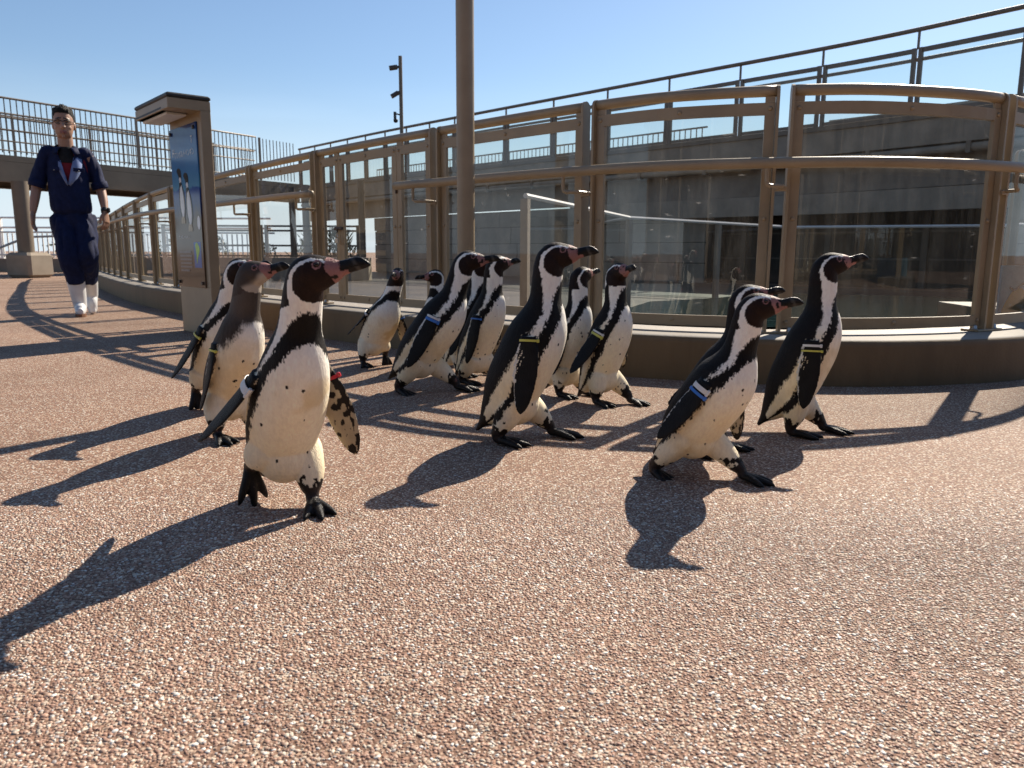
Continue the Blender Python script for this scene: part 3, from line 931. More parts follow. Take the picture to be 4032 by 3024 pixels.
# railing: paired flat posts, round top rail, framed glass, inner handrail
a_posts = list(np.arange(0.06, 8.6, 0.95)) + list(np.arange(9.4, WK.L - 0.2, 1.40))
rt = 1.17
MB().tube([(p[0], p[1], z + rt) for p, z in zip(WP, wz)], 0.033, 8).build('top_rail', M['walk_steel'], walk, smooth=True)
HIN = WK.offset(0.16)
MB().tube([(HIN.at(a)[0], HIN.at(a)[1], WZ(a) + 0.80) for a in arc[:-1]], 0.028, 8).build('inner_handrail', M['walk_steel'], walk, smooth=True)
for i, a in enumerate(a_posts):
    p = WK.at(a); R = plan_rot(WK.tan(a)); z = WZ(a)
    for s in (-0.045, 0.045):
        MB().box(Vector((p[0], p[1], z + 0.455)) + R @ Vector((s, 0, 0)), (0.050, 0.06, 0.93), R).build('railing_post', M['walk_steel'], walk)
    MB().box((p[0], p[1], z + 1.03), (0.026, 0.03, 0.25), R).build('rail_stem', M['walk_steel'], walk)
    if i + 1 < len(a_posts):
        a2 = a_posts[i + 1]
        Q = WK.seg(a + 0.064, a2 - 0.064, 0.3)
        zq = [WZ(WK.near(q)) for q in Q]
        fr = MB().sweep(Q, [(-0.012, 0.855), (-0.012, 0.92), (0.012, 0.92), (0.012, 0.855)], zoff=zq).build('railing_bar', M['walk_steel'], walk)
        MB().sweep(Q, [(-0.012, 0.02), (-0.012, 0.07), (0.012, 0.07), (0.012, 0.02)], zoff=zq).build('railing_bar', M['walk_steel'], walk)
        V = []
        for q, zz in zip(Q, zq):
            V += [(q[0], q[1], zz + 0.06), (q[0], q[1], zz + 0.87)]
        mesh_obj('glass_pane', V, [(2 * j, 2 * j + 2, 2 * j + 3, 2 * j + 1) for j in range(len(Q) - 1)], M['glass_clean'], fr)
        q = HIN.at((a + a2) / 2)
# far side of the walkway: low barred railing, and a stepped concrete back wall on the right
FAR = WK.offset(2.14)
fb = MB().box((0, 0, 0.31), (0.02, 0.02, 0.62)).build('baluster', M['walk_steel']); fbd = fb.data
bpy.data.objects.remove(fb)
MB().tube([(q[0], q[1], WZ(0) + 0.64) for q in FAR.seg(1.0, 13.0, 0.8)], 0.02, 6).build('far_rail', M['walk_steel'], walk, smooth=True)
for a in np.arange(1.0, 13.0, 0.135):
    q = FAR.at(a)
    o = bpy.data.objects.new('baluster', fbd); o.location = (q[0], q[1], WZ(a)); COL.objects.link(o); adopt(o, walk)
BW = WK.offset(2.35)
bw0 = BW.near((4.2, 16.3))
for k, (a0, a1, zt) in enumerate(((bw0, bw0 + 2.2, 2.78), (bw0 + 2.2, bw0 + 3.9, 2.98), (bw0 + 3.9, BW.L, 3.02))):
    MB().sweep(BW.seg(a0, a1, 0.5), [(0, 1.9), (0, zt), (0.2, zt), (0.2, 1.9)]).build('back_wall', M['concrete'], walk)
# columns
def column(parent, x, y, z1, r, mat, name='column', z0=0.0):
    return MB().lathe([(r, z0), (r, z1)], (x, y, 0), 18).build(name, mat, parent, angle=40)
for (x, y, r, mt) in ((-5.85, 20.9, 0.085, 'dark_steel'), (-5.30, 20.2, 0.10, 'concrete'), (-3.63, 18.9, 0.085, 'dark_steel')):
    column(walk, x, y, WZ(WK.near((x, y))) - 0.24, r, M[mt])

# ----------------------------------------------------------------------------- stone-faced wall under the walkway: courses of large blocks
wall = empty('block_wall', (-0.6, 17.2, 0), 'grey brown wall of large stone blocks under the raised walkway', 'wall')
WB = WK.offset(0.36)
rng = random.Random(11)
a_start, a_end = WB.near((-3.95, 21.85)), WB.near((3.4, 14.2))
core = WB.offset(0.05)
MB().sweep(core.seg(a_start + 0.02, a_end, 0.5), [(0, 0), (0, 1.47), (0.2, 1.47), (0.2, 0)]).build('wall_core', M['joint'], wall)
zc = 0.0
course = [0.37, 0.38, 0.37, 0.36]
for ci, h in enumerate(course):
    a = a_start + (0.0 if ci % 2 else -0.0)
    while a < a_end - 0.15:
        w = rng.uniform(0.9, 1.7)
        b = min(a + w, a_end)
        d = rng.uniform(-0.015, 0.012)
        if a_end - b < 0.3: b = a_end
        MB().sweep(WB.seg(a + 0.008, b - 0.008, 0.4), [(d, zc + 0.007), (d, zc + h - 0.007), (0.08, zc + h - 0.007), (0.08, zc + 0.007)]).build('block', M['wall_block'], wall)
        a = b
    zc += h
# dark service wall set back under the walkway on the right
DW = WK.offset(1.3)
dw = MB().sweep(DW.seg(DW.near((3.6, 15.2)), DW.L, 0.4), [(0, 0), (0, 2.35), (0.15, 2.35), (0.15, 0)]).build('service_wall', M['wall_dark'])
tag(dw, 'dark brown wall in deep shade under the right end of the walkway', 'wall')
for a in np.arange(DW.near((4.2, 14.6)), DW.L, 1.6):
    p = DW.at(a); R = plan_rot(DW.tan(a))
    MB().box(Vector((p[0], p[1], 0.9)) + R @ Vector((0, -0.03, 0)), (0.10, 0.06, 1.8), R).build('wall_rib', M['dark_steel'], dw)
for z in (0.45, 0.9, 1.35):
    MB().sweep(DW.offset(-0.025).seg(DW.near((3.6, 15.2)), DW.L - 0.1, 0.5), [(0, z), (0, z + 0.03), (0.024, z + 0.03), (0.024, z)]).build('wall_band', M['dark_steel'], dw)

# ----------------------------------------------------------------------------- pool floor, water and the low glass tank inside the fence
inner = KERB.offset(0.42).P[::14]
floor_pts = [tuple(p) for p in inner if p[1] < 17.5] + [(7.6, 5.0), (7.6, 8.5), (6.4, 11.0), (0.2, 17.6), (-3.5, 20.8), (-7.0, 20.0)]
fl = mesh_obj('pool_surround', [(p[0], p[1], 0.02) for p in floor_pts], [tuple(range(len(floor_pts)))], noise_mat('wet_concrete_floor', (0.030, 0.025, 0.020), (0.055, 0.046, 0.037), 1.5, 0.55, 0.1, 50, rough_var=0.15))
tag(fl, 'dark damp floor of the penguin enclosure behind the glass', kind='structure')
tank = empty('glass_tank', (1.1, 6.6, 0.02), 'low glass walled pool inside the enclosure with pale metal top edge', 'pool')
TK = [(0.08, 5.0), (1.12, 7.55), (3.3, 9.3), (5.6, 8.4), (5.4, 5.6), (3.9, 4.6), (2.2, 4.35), (1.0, 4.55)]
tw = [0.905, 0.885, 0.86, 0.86, 0.86, 0.32, 0.32, 0.32]
for i in range(3):
    A, B = Vector((*TK[i], 0)), Vector((*TK[i + 1], 0))
    L = (B - A).length; d = (B - A).normalized(); R = plan_rot((d.x, d.y))
    za, zb = tw[i], tw[i + 1]
    V = [(A.x, A.y, 0.02), (B.x, B.y, 0.02), (B.x, B.y, zb - 0.01), (A.x, A.y, za - 0.01)]
    mesh_obj('glass_pane', V, [(0, 1, 2, 3)], M['glass_clean'], tank)
    MB().tube([(A.x, A.y, za), (B.x, B.y, zb)], 0.017, 6).build('top_edge', M['white_metal'], tank)
    n = max(1, int(L / 1.35))
    for k in range(n):
        q = A.lerp(B, k / n)
        zz = za + (zb - za) * k / n
        MB().box((q.x, q.y, zz / 2), (0.05, 0.05, zz - 0.04), R).build('tank_post', M['concrete'], tank)
wat = [(0.55, 5.3), (1.3, 7.3), (3.3, 8.9), (5.3, 8.1), (5.2, 5.7), (3.8, 4.9), (2.2, 4.7), (1.1, 4.85)]
wm, nt, b = new_mat('pool_water')
b.inputs['Base Color'].default_value = (0.012, 0.030, 0.030, 1)
b.inputs['Roughness'].default_value = 0.05
nz = N(nt, 'ShaderNodeTexNoise', i_Scale=5.0, i_Detail=3.0)
tc = N(nt, 'ShaderNodeTexCoord')
nt.links.new(tc.outputs['Object'], nz.inputs['Vector'])
bp = N(nt, 'ShaderNodeBump', i_Strength=0.25, i_Distance=0.03)
nt.links.new(nz.outputs['Fac'], bp.inputs['Height'])
nt.links.new(bp.outputs['Normal'], b.inputs['Normal'])
w = mesh_obj('water', [(x, y, 0.10) for x, y in wat], [tuple(range(len(wat)))], wm)
tag(w, 'still greenish water of the penguin pool', kind='structure')
# painted board leaning inside the fence at the right edge
brd = empty('painted_board', (2.93, 4.62, 0.02), 'blue and yellow painted board standing behind the glass at the right edge', 'board')
BX = Vector((0.90, 0.43, 0)).normalized(); BN = Vector((BX.y, -BX.x, 0)); B0 = Vector((2.74, 4.36, 0.03))
RB = Matrix(((BX.x, BN.x, 0), (BX.y, BN.y, 0), (0, 0, 1)))
def bq(x, z, o=0.0): return B0 + BX * x + BN * o + Vector((0, 0, z))
MB().box(bq(0.30, 0.23), (0.60, 0.012, 0.46), RB).build('panel', M['print_sky'], brd)
def bflat(name, pts, layer, mat):
    V = [bq(x, z, 0.0065 + 0.0006 * layer) for x, z in pts]
    mesh_obj(name, V, [tuple(range(len(V) - 1, -1, -1))], mat, brd)
bflat('yellow_patch', smoothpoly([(0.0, 0.02), (0.02, 0.18), (0.07, 0.27), (0.13, 0.325), (0.19, 0.33), (0.27, 0.30), (0.40, 0.33), (0.58, 0.25), (0.59, 0.02)]), 1, M['print_yellow'])
bflat('sand_patch', smoothpoly([(0.06, 0.02), (0.09, 0.13), (0.16, 0.18), (0.22, 0.15), (0.26, 0.02)]), 2, M['print_sand'])
bflat('wavy_line', [(x, 0.345 + 0.018 * math.sin(x * 38)) for x in np.linspace(0.08, 0.56, 30)] + [(x, 0.333 + 0.018 * math.sin(x * 38)) for x in np.linspace(0.56, 0.08, 30)], 3, M['print_black'])

# ----------------------------------------------------------------------------- footbridge on the left
bridge = empty('footbridge', (-10.2, 16.4, 0), 'brown steel footbridge with upright bar railing crossing at the upper left', 'bridge')
BR = Path([(-16.0, 7.2), (-10.32, 16.22), (-6.17, 22.76)], 200)
BZ = 2.46
bp2 = BR.seg(0, BR.L, 0.5)
MB().sweep(bp2, [(-0.05, -0.12), (-0.05, 0.0), (2.05, 0.0), (2.05, -0.12)], zoff=[BZ] * len(bp2)).build('deck', M['deck_brown'], bridge)
for off in (0.0, 1.95):
    MB().sweep(bp2, [(off - 0.05, BZ - 0.50), (off - 0.05, BZ - 0.125), (off + 0.03, BZ - 0.125), (off + 0.03, BZ - 0.50)]).build('girder', M['deck_brown'], bridge)
    MB().sweep(bp2, [(off - 0.11, BZ - 0.53), (off - 0.11, BZ - 0.502), (off + 0.09, BZ - 0.502), (off + 0.09, BZ - 0.53)]).build('girder_flange', M['deck_brown'], bridge)
bar_src = MB().box((0, 0, 0.56), (0.016, 0.016, 1.06)).build('baluster', M['walk_steel'])
bd = bar_src.data
bpy.data.objects.remove(bar_src)
a_vis = BR.near((-11.6, 14.2))
for off, step in ((0.0, 0.118), (1.95, 0.118)):
    pr = BR.offset(off)
    MB().tube([(q[0], q[1], BZ + 1.13) for q in pr.P[::20]], 0.022, 8).build('top_rail', M['walk_steel'], bridge, smooth=True)
    for zz in (0.78, 0.10):
        MB().tube([(q[0], q[1], BZ + zz) for q in pr.P[::20]], 0.014, 6).build('lower_rail', M['walk_steel'], bridge, smooth=True)
    MB().tube([(q[0], q[1], BZ + 0.76) for q in pr.offset(0.09 if off == 0 else -0.09).P[::20]], 0.019, 8).build('grab_rail', M['walk_steel'], bridge, smooth=True)
    MB().tube([(q[0], q[1], BZ + 0.52) for q in pr.offset(0.09 if off == 0 else -0.09).P[::20]], 0.017, 8).build('grab_rail', M['walk_steel'], bridge, smooth=True)
    a0 = pr.near((-11.6, 14.2) if off == 0 else (-13.2, 15.2))
    for a in np.arange(a0, pr.L - 0.02, step):
        q = pr.at(a)
        o = bpy.data.objects.new('baluster', bd)
        o.location = (q[0], q[1], BZ + 0.02)
        o.rotation_euler = (0, 0, math.atan2(*pr.tan(a)[::-1]))
        COL.objects.link(o)
        adopt(o, bridge)
    for a in np.arange(a0, pr.L, 1.77):
        q = pr.at(a)
        MB().box((q[0], q[1], BZ + 0.57), (0.045, 0.045, 1.12), plan_rot(pr.tan(a))).build('railing_post', M['walk_steel'], bridge)
cl = column(bridge, -9.98, 16.02, BZ - 0.531, 0.155, M['deck_brown'], z0=0.50)
MB().box((-9.92, 16.0, 0.255), (0.62, 0.62, 0.51), Matrix.Rotation(rad(-14), 3, 'Z'), 0.06).build('base_block', M['concrete'], cl)
column(bridge, -6.9, 21.0, BZ - 0.531, 0.13, M['deck_brown'])

# ----------------------------------------------------------------------------- camera mast on the walkway
mx, my = -2.72, 17.55 + 2.0
mz = WZ(WK.near((mx, my)))
mast = empty('camera_mast', (mx, my, mz), 'thin mast with two spotlights and a small camera above the walkway', 'mast')
MB().lathe([(0.045, 0), (0.045, 2.72)], (mx, my, mz), 12).build('mast_tube', M['deck_brown'], mast, angle=40)
def lamp(z, tilt, ln, r):
    d = Vector((-math.cos(tilt), -0.25, -math.sin(tilt))).normalized()
    p0 = Vector((mx, my, mz + z))
    MB().tube([p0, p0 + d * 0.10], 0.03, 8).build('lamp_arm', M['dark_steel'], mast)
    MB().tube([p0 + d * 0.08, p0 + d * (0.08 + ln)], r, 14).build('spotlight', M['dark_steel'], mast, angle=40)
lamp(2.48, rad(12), 0.19, 0.058)
lamp(1.92, rad(33), 0.19, 0.055)
p0 = Vector((mx, my, mz + 1.36))
MB().tube([p0, p0 + Vector((-0.14, -0.03, 0.03))], 0.018, 8).build('camera_arm', M['dark_steel'], mast)
MB().tube([p0 + Vector((-0.15, -0.03, 0.07)), p0 + Vector((-0.15, -0.03, -0.15))], 0.035, 10).build('camera_body', M['black_trim'], mast, smooth=False)
MB().lathe([(0.01, -0.055), (0.04, -0.045), (0.055, -0.015), (0.055, 0.02), (0.03, 0.04)], p0 + Vector((-0.135, -0.03, -0.13)), 12).build('camera_dome', M['black_trim'], mast, smooth=True)

# ----------------------------------------------------------------------------- things in the distance
lw = MB().box((-11.5, 20.4, 0.17), (12.0, 0.25, 0.34)).build('low_wall', M['wall_block'])
tag(lw, 'low brown wall at the far end of the walk on the left', 'wall')
wf = empty('white_fence', (-11.5, 20.4, 0.34), 'white barred fence on the low wall at the far left', 'fence')
for z in (1.02, 0.44):
    MB().tube([(-17.0, 20.4, z), (-6.2, 20.4, z)], 0.025, 6).build('rail', M['white_metal'], wf)
wbar = MB().box((0, 0, 0.68), (0.028, 0.028, 0.62)).build('baluster', M['white_metal']); wbd = wbar.data
bpy.data.objects.remove(wbar)
for x in np.arange(-15.5, -6.3, 0.13):
    o = bpy.data.objects.new('baluster', wbd); o.location = (x, 20.4, 0); COL.objects.link(o); adopt(o, wf)
for x in np.arange(-15.6, -6.2, 1.95):
    MB().box((x, 20.4, 0.70), (0.07, 0.07, 0.74)).build('post', M['white_metal'], wf)
wh = empty('white_stair_rail', (-10.6, 18.6, 0), 'white tubular stair rail sloping down behind the bridge column', 'handrail')
MB().tube([(-12.6, 17.2, 0.12), (-11.35, 18.3, 0.86), (-10.35, 18.5, 0.90), (-10.30, 18.5, 0.10)], 0.028, 8).build('rail', M['white_metal'], wh)
MB().tube([(-11.32, 18.3, 0.86), (-11.32, 18.3, 0.0)], 0.028, 8).build('upright', M['white_metal'], wh)
for z in (1.30, 1.62):
    MB().tube([(-19.0, 26.0, z), (-8.0, 26.0, z)], 0.035, 6).build('high_rail', M['white_metal'], wf)
for x in (-17, -13.6, -10.2):
    MB().box((x, 26.0, 0.82), (0.12, 0.12, 1.64)).build('high_post', M['white_metal'], wf)

def dark_railing(x0, x1, y, z0, z1, label):
    r = empty('dark_railing', ((x0 + x1) / 2, y, z0), label, 'railing', 'dark framed railings seen through the fence glass')
    for z in (z1, z1 - 0.085, z0 + 0.22, z0 + 0.03):
        MB().box(((x0 + x1) / 2, y, z), (x1 - x0, 0.03, 0.035)).build('rail', M['dark_steel'], r)
    for x in (x0, x1):
        MB().box((x, y, (z0 + z1) / 2), (0.06, 0.05, z1 - z0 + 0.04)).build('post', M['dark_steel'], r)
lw2 = MB().box((-5.0, 14.75, 0.22), (4.6, 0.3, 0.44)).build('low_wall', M['wall_block'])
tag(lw2, 'low brown wall under the dark railings behind the fence glass', 'wall')
for i, (x0, x1) in enumerate(((-6.55, -5.72), (-5.62, -4.72), (-4.62, -3.72), (-3.62, -2.90))):
    dark_railing(x0, x1, 14.7, 0.44, 1.02, ['leftmost dark framed railing section behind the fence glass', 'second dark framed railing section from the left behind the glass', 'third dark framed railing section from the left behind the glass', 'dark framed railing section nearest the walkway columns'][i])

def shrub(x, y, h, w, seed, label, spiky=False):
    rg = random.Random(seed)
    r = empty('shrub', (x, y, 0), label, 'shrub', 'shrubs beyond the far railings')
    mb = MB()
    st = MB()
    for k in range(5):
        a = rg.uniform(0, 6.28); q = rg.uniform(0.05, 0.3) * w
        st.tube([(x, y, 0), (x + q * math.cos(a) * 0.5, y + q * math.sin(a) * 0.5, h * 0.4), (x + q * math.cos(a), y + q * math.sin(a), h * 0.75)], 0.018, 5, taper=[1, 0.7, 0.3])
    st.build('stem', M['bark'], r)
    for k in range(520):
        a, u = rg.uniform(0, 6.28), rg.random()
        zz = h * (0.12 + 0.88 * rg.random() ** 0.8)
        rr = w * 0.5 * math.sqrt(u) * (1.05 - 0.75 * (zz / h) ** 2) * rg.uniform(0.7, 1.2)
        c = Vector((x + rr * math.cos(a), y + rr * math.sin(a), zz))
        d = Vector((rg.uniform(-1, 1), rg.uniform(-1, 1), rg.uniform(0.2 if not spiky else 0.8, 1.3))).normalized()
        s = d.cross(Vector((rg.uniform(-1, 1), rg.uniform(-1, 1), rg.uniform(-1, 1)))).normalized()
        L = rg.uniform(0.05, 0.11) * (2.6 if spiky else 1.0); wd = 0.018 if spiky else L * 0.36
        mb.add([c, c + d * L * 0.5 + s * wd, c + d * L, c + d * L * 0.5 - s * wd], [(0, 1, 2, 3)])
    mb.build('foliage', M['shrub'], r)
for i, (x, y, h, w_, sp_) in enumerate(((-8.6, 22.5, 0.95, 1.3, False), (-7.3, 22.8, 0.75, 1.2, False), (-6.3, 24.5, 1.0, 1.3, True), (-4.55, 20.5, 1.05, 1.0, True), (-13.2, 24.0, 1.0, 3.0, False), (-10.4, 24.6, 0.95, 2.6, False))):
    shrub(x, y, h, w_, 50 + i, ['round green shrub beyond the leftmost dark railing', 'low green shrub between the dark railings', 'spiky shrub behind the second dark railing', 'spiky leaved plant seen through the narrow pane beside the gate', 'low dark hedge behind the white fence on the far left', 'dark hedge behind the white fence beside the bridge column'][i], sp_)

# ----------------------------------------------------------------------------- unseen building behind the viewer, put in for dark reflections in the fence glass
vb = empty('unseen_building', (0, -9.6, 0), 'long dark brown building behind the camera, put in for dark reflections in the fence glass', 'building')
MB().box((2.0, -10.5, 2.1), (34, 2.0, 4.2)).build('wall', M['wall_dark'], vb)
MB().box((14.0, -4.0, 2.1), (2.0, 11.0, 4.2)).build('wing', M['wall_dark'], vb)  # unseen wing, added so the right panes mirror no bright sky
MB().box((2.0, -10.2, 4.3), (35, 3.0, 0.2)).build('roof', M['dark_steel'], vb)
for x in np.arange(-13, 17, 3.0):
    f = MB().box((x, -9.47, 1.25), (1.5, 0.06, 2.3)).build('window', M['dark_steel'], vb)
    MB().box((x, -9.43, 1.25), (1.36, 0.02, 2.16)).build('pane', M['black_trim'], f)
for x in np.arange(-14, 18, 3.2):
    MB().box((x, -8.9, 2.1), (0.16, 0.16, 4.1)).build('column', M['concrete'], vb)
# ----------------------------------------------------------------------------- penguin skeleton (pure maths)
# rows: x forward, z up, half width, half depth; tail tip to crown, for a bird about 0.56 m tall standing upright
PG = np.array([
    (-0.124, 0.020, 0.010, 0.004),
    (-0.108, 0.042, 0.026, 0.013),
    (-0.084, 0.072, 0.046, 0.038),
    (-0.056, 0.112, 0.067, 0.064),
    (-0.032, 0.162, 0.079, 0.078),
    (-0.011, 0.218, 0.083, 0.081),
    (0.009, 0.274, 0.079, 0.081),
    (0.023, 0.322, 0.070, 0.074),
    (0.029, 0.362, 0.056, 0.060),
    (0.031, 0.400, 0.0435, 0.0440),
    (0.034, 0.440, 0.0390, 0.0410),
    (0.037, 0.478, 0.0370, 0.0400),
    (0.041, 0.508, 0.033, 0.036),
    (0.046, 0.528, 0.022, 0.026)])
HIP = 4

def pg_spine(lean=0.0, neck=0.0, fat=1.0, stretch=1.0):
    """lean: whole trunk pitched forward (deg); neck: extra pitch of the neck (deg, positive forward)"""
    P = PG[:, :2].copy()
    d = np.diff(P, axis=0)
    L = np.linalg.norm(d, axis=1)
    th = np.arctan2(d[:, 0], d[:, 1])                    # angle from vertical, forward positive
    w = np.array([0.55, 0.7, 0.85, 1, 1, 1, 1, 1, 0.9, 0.8, 0.7, 0.6, 0.6])
    nk = np.array([0, 0, 0, 0, 0, 0, 0.12, 0.35, 0.7, 1, 1, 1, 1])
    st = np.array([1, 1, 1, 1, 1, 1, 1, 1, stretch, stretch, stretch, stretch, 1])
    th = th + np.radians(lean) * w + np.radians(neck) * nk
    L = L * st
    Q = np.zeros_like(P)
    Q[HIP] = P[HIP]
    for i in range(HIP, len(P) - 1):
        Q[i + 1] = Q[i] + L[i] * np.array([math.sin(th[i]), math.cos(th[i])])
    for i in range(HIP, 0, -1):
        Q[i - 1] = Q[i] - L[i - 1] * np.array([math.sin(th[i - 1]), math.cos(th[i - 1])])
    R = PG[:, 2:].copy()
    R[:8] *= fat
    return Q, R

def rotm(yaw, pitch, roll=0.0):
    """columns: forward, left, up; yaw about z, pitch nose-up (deg)"""
    y, p, r = np.radians([yaw, pitch, roll])
    Rz = np.array([[math.cos(y), -math.sin(y), 0], [math.sin(y), math.cos(y), 0], [0, 0, 1]])
    Ry = np.array([[math.cos(p), 0, -math.sin(p)], [0, 1, 0], [math.sin(p), 0, math.cos(p)]])
    Rx = np.array([[1, 0, 0], [0, math.cos(r), -math.sin(r)], [0, math.sin(r), math.cos(r)]])
    return Rz @ Ry @ Rx

def pg_head(Q, hyaw, hpitch, hroll=0.0):
    """head frame in bird space: origin and 3x3 (forward, left, up)"""
    o = np.array([Q[-2, 0] + 0.006, 0.0, Q[-2, 1] + 0.004])
    R = rotm(hyaw, hpitch, hroll)
    o = o + R @ np.array([0.012, 0, 0])
    return o, R
EYE_L = np.array([0.020, 0.024, 0.012])
BEAK_TIP = np.array([0.111, 0.0, -0.014])
# ----------------------------------------------------------------------------- penguin body: lofted pieces fused into one skin, then coloured by where each point lies on the bird
def vnoise(P, freq, seed=0):
    """smooth value noise in [-1,1]"""
    Q = P * freq + seed * 17.31
    i = np.floor(Q).astype(np.int64)
    f = Q - i
    f = f * f * (3 - 2 * f)
    def h(dx, dy, dz):
        n = (i[:, 0] + dx) * 374761393 + (i[:, 1] + dy) * 668265263 + (i[:, 2] + dz) * 2147483647 + seed * 1274126177
        n = (n ^ (n >> 13)) * 1274126177
        n = n ^ (n >> 16)
        return (n & 0xFFFFFF) / float(0x7FFFFF) - 1.0
    x, y, z = f[:, 0], f[:, 1], f[:, 2]
    def L(a, b, t): return a + (b - a) * t
    return L(L(L(h(0, 0, 0), h(1, 0, 0), x), L(h(0, 1, 0), h(1, 1, 0), x), y), L(L(h(0, 0, 1), h(1, 0, 1), x), L(h(0, 1, 1), h(1, 1, 1), x), y), z)

def tube_loft(C, A, B, U, V, seg):
    """C centres (n,3); A,B half sizes; U,V unit axes (n,3) of the section. returns verts (n*seg,3), faces, angle"""
    n = len(C)
    an = np.linspace(0, 2 * np.pi, seg, endpoint=False)
    P = C[:, None, :] + U[:, None, :] * (A[:, None] * np.cos(an))[:, :, None] + V[:, None, :] * (B[:, None] * np.sin(an))[:, :, None]
    F = []
    for i in range(n - 1):
        for k in range(seg):
            j = (k + 1) % seg
            F.append((i * seg + k, i * seg + j, i * seg + seg + j, i * seg + seg + k))
    F.append(tuple(range(seg - 1, -1, -1)))
    F.append(tuple(range((n - 1) * seg, n * seg)))
    return P.reshape(-1, 3), F, np.tile(an, n)

def limb(P, r, n, seg, flat=None):
    """round limb through control points with radii; returns verts, faces, t"""
    Q = crom(np.column_stack([P, r]), n)
    C, rr = Q[:, :3], np.maximum(Q[:, 3], 0.0008)
    T = np.gradient(C, axis=0)
    T /= np.linalg.norm(T, axis=1)[:, None] + 1e-12
    ref = np.array([0, 1.0, 0]) if abs(T[:, 1]).mean() < 0.8 else np.array([1.0, 0, 0])
    U = np.cross(T, ref); U /= np.linalg.norm(U, axis=1)[:, None]
    V = np.cross(T, U)
    P2, F, an = tube_loft(C, rr, rr, U, V, seg)
    return P2, F, np.repeat(np.linspace(0, 1, n), seg)

def fuse(pieces, voxel, smooth=2, fac=0.5):
    """join closed pieces and voxel-remesh them into one skin; returns verts, faces"""
    V, F, o = [], [], 0
    for P, f in pieces:
        V += [tuple(p) for p in P]
        F += [tuple(i + o for i in q) for q in f]
        o += len(P)
    me = bpy.data.meshes.new('fuse_tmp')
    me.from_pydata(V, [], F)
    ob = bpy.data.objects.new('fuse_tmp', me)
    COL.objects.link(ob)
    m = ob.modifiers.new('r', 'REMESH')
    m.mode = 'VOXEL'
    m.voxel_size = voxel
    m.adaptivity = 0.0
    if smooth:
        s = ob.modifiers.new('s', 'SMOOTH')
        s.iterations = smooth
        s.factor = fac
    dg = bpy.context.evaluated_depsgraph_get()
    e = ob.evaluated_get(dg)
    mm = e.to_mesh()
    n = len(mm.vertices)
    co = np.empty(n * 3); mm.vertices.foreach_get('co', co)
    nl = len(mm.loops)
    lv = np.empty(nl, np.int32); mm.loops.foreach_get('vertex_index', lv)
    ls = np.empty(len(mm.polygons), np.int32); mm.polygons.foreach_get('loop_start', ls)
    lt = np.empty(len(mm.polygons), np.int32); mm.polygons.foreach_get('loop_total', lt)
    e.to_mesh_clear()
    bpy.data.objects.remove(ob)
    bpy.data.meshes.remove(me)
    return co.reshape(-1, 3), lv, ls, lt

def raw_mesh(name, co, lv, ls, lt, mats, mi=None):
    me = bpy.data.meshes.new(name)
    me.vertices.add(len(co)); me.vertices.foreach_set('co', np.ascontiguousarray(co, dtype=np.float32).reshape(-1))
    me.loops.add(len(lv)); me.loops.foreach_set('vertex_index', lv)
    me.polygons.add(len(ls)); me.polygons.foreach_set('loop_start', ls)
    me.polygons.foreach_set('use_smooth', np.ones(len(ls), bool))
    for m in mats: me.materials.append(m)
    if mi is not None: me.polygons.foreach_set('material_index', mi)
    me.update(calc_edges=True)
    return me

def feather_mat():
    m, nt, b = new_mat('penguin_plumage')
    a = N(nt, 'ShaderNodeAttribute', attribute_name='Col')
    nt.links.new(a.outputs['Color'], b.inputs['Base Color'])
    g = N(nt, 'ShaderNodeAttribute', attribute_name='Rgh')
    nt.links.new(g.outputs['Fac'], b.inputs['Roughness'])
    tc = N(nt, 'ShaderNodeTexCoord')
    mp = N(nt, 'ShaderNodeMapping')
    mp.inputs['Scale'].default_value = (1, 1, 0.35)
    nt.links.new(tc.outputs['Object'], mp.inputs['Vector'])
    n = N(nt, 'ShaderNodeTexNoise', i_Scale=330.0, i_Detail=3.0, i_Roughness=0.6)
    nt.links.new(mp.outputs['Vector'], n.inputs['Vector'])
    n2 = N(nt, 'ShaderNodeTexNoise', i_Scale=38.0, i_Detail=4.0)
    nt.links.new(mp.outputs['Vector'], n2.inputs['Vector'])
    ad = N(nt, 'ShaderNodeMath', operation='MULTIPLY_ADD')
    ad.inputs[1].default_value = 1.6
    nt.links.new(n2.outputs['Fac'], ad.inputs[0])
    nt.links.new(n.outputs['Fac'], ad.inputs[2])
    bp = N(nt, 'ShaderNodeBump', i_Strength=0.55, i_Distance=0.0034)
    nt.links.new(ad.outputs[0], bp.inputs['Height'])
    nt.links.new(bp.outputs['Normal'], b.inputs['Normal'])
    b.inputs['Specular IOR Level'].default_value = 0.18
    return m
M['plumage'] = feather_mat()
m_, nt_, b_ = new_mat('penguin_eye')
b_.inputs['Base Color'].default_value = (0.018, 0.007, 0.004, 1)
b_.inputs['Roughness'].default_value = 0.06
M['eye'] = m_

# head stations: x, z centre, half height, half width
HEADS = np.array([(-0.052, -0.004, 0.004, 0.004), (-0.044, -0.002, 0.018, 0.016), (-0.030, 0.000, 0.030, 0.0255), (-0.010, 0.000, 0.0365, 0.0300), (0.010, -0.001, 0.0355, 0.0290), (0.030, -0.003, 0.0285, 0.0230), (0.046, -0.005, 0.0220, 0.0155), (0.056, -0.006, 0.016, 0.009)])
BEAKS = np.array([(0.040, -0.0055, 0.0180, 0.0120), (0.056, -0.006, 0.0152, 0.0098), (0.072, -0.0058, 0.0136, 0.0084), (0.087, -0.0058, 0.0136, 0.0078), (0.099, -0.0078, 0.0116, 0.0064), (0.107, -0.0112, 0.0072, 0.0046), (0.1125, -0.0145, 0.0026, 0.0022)])

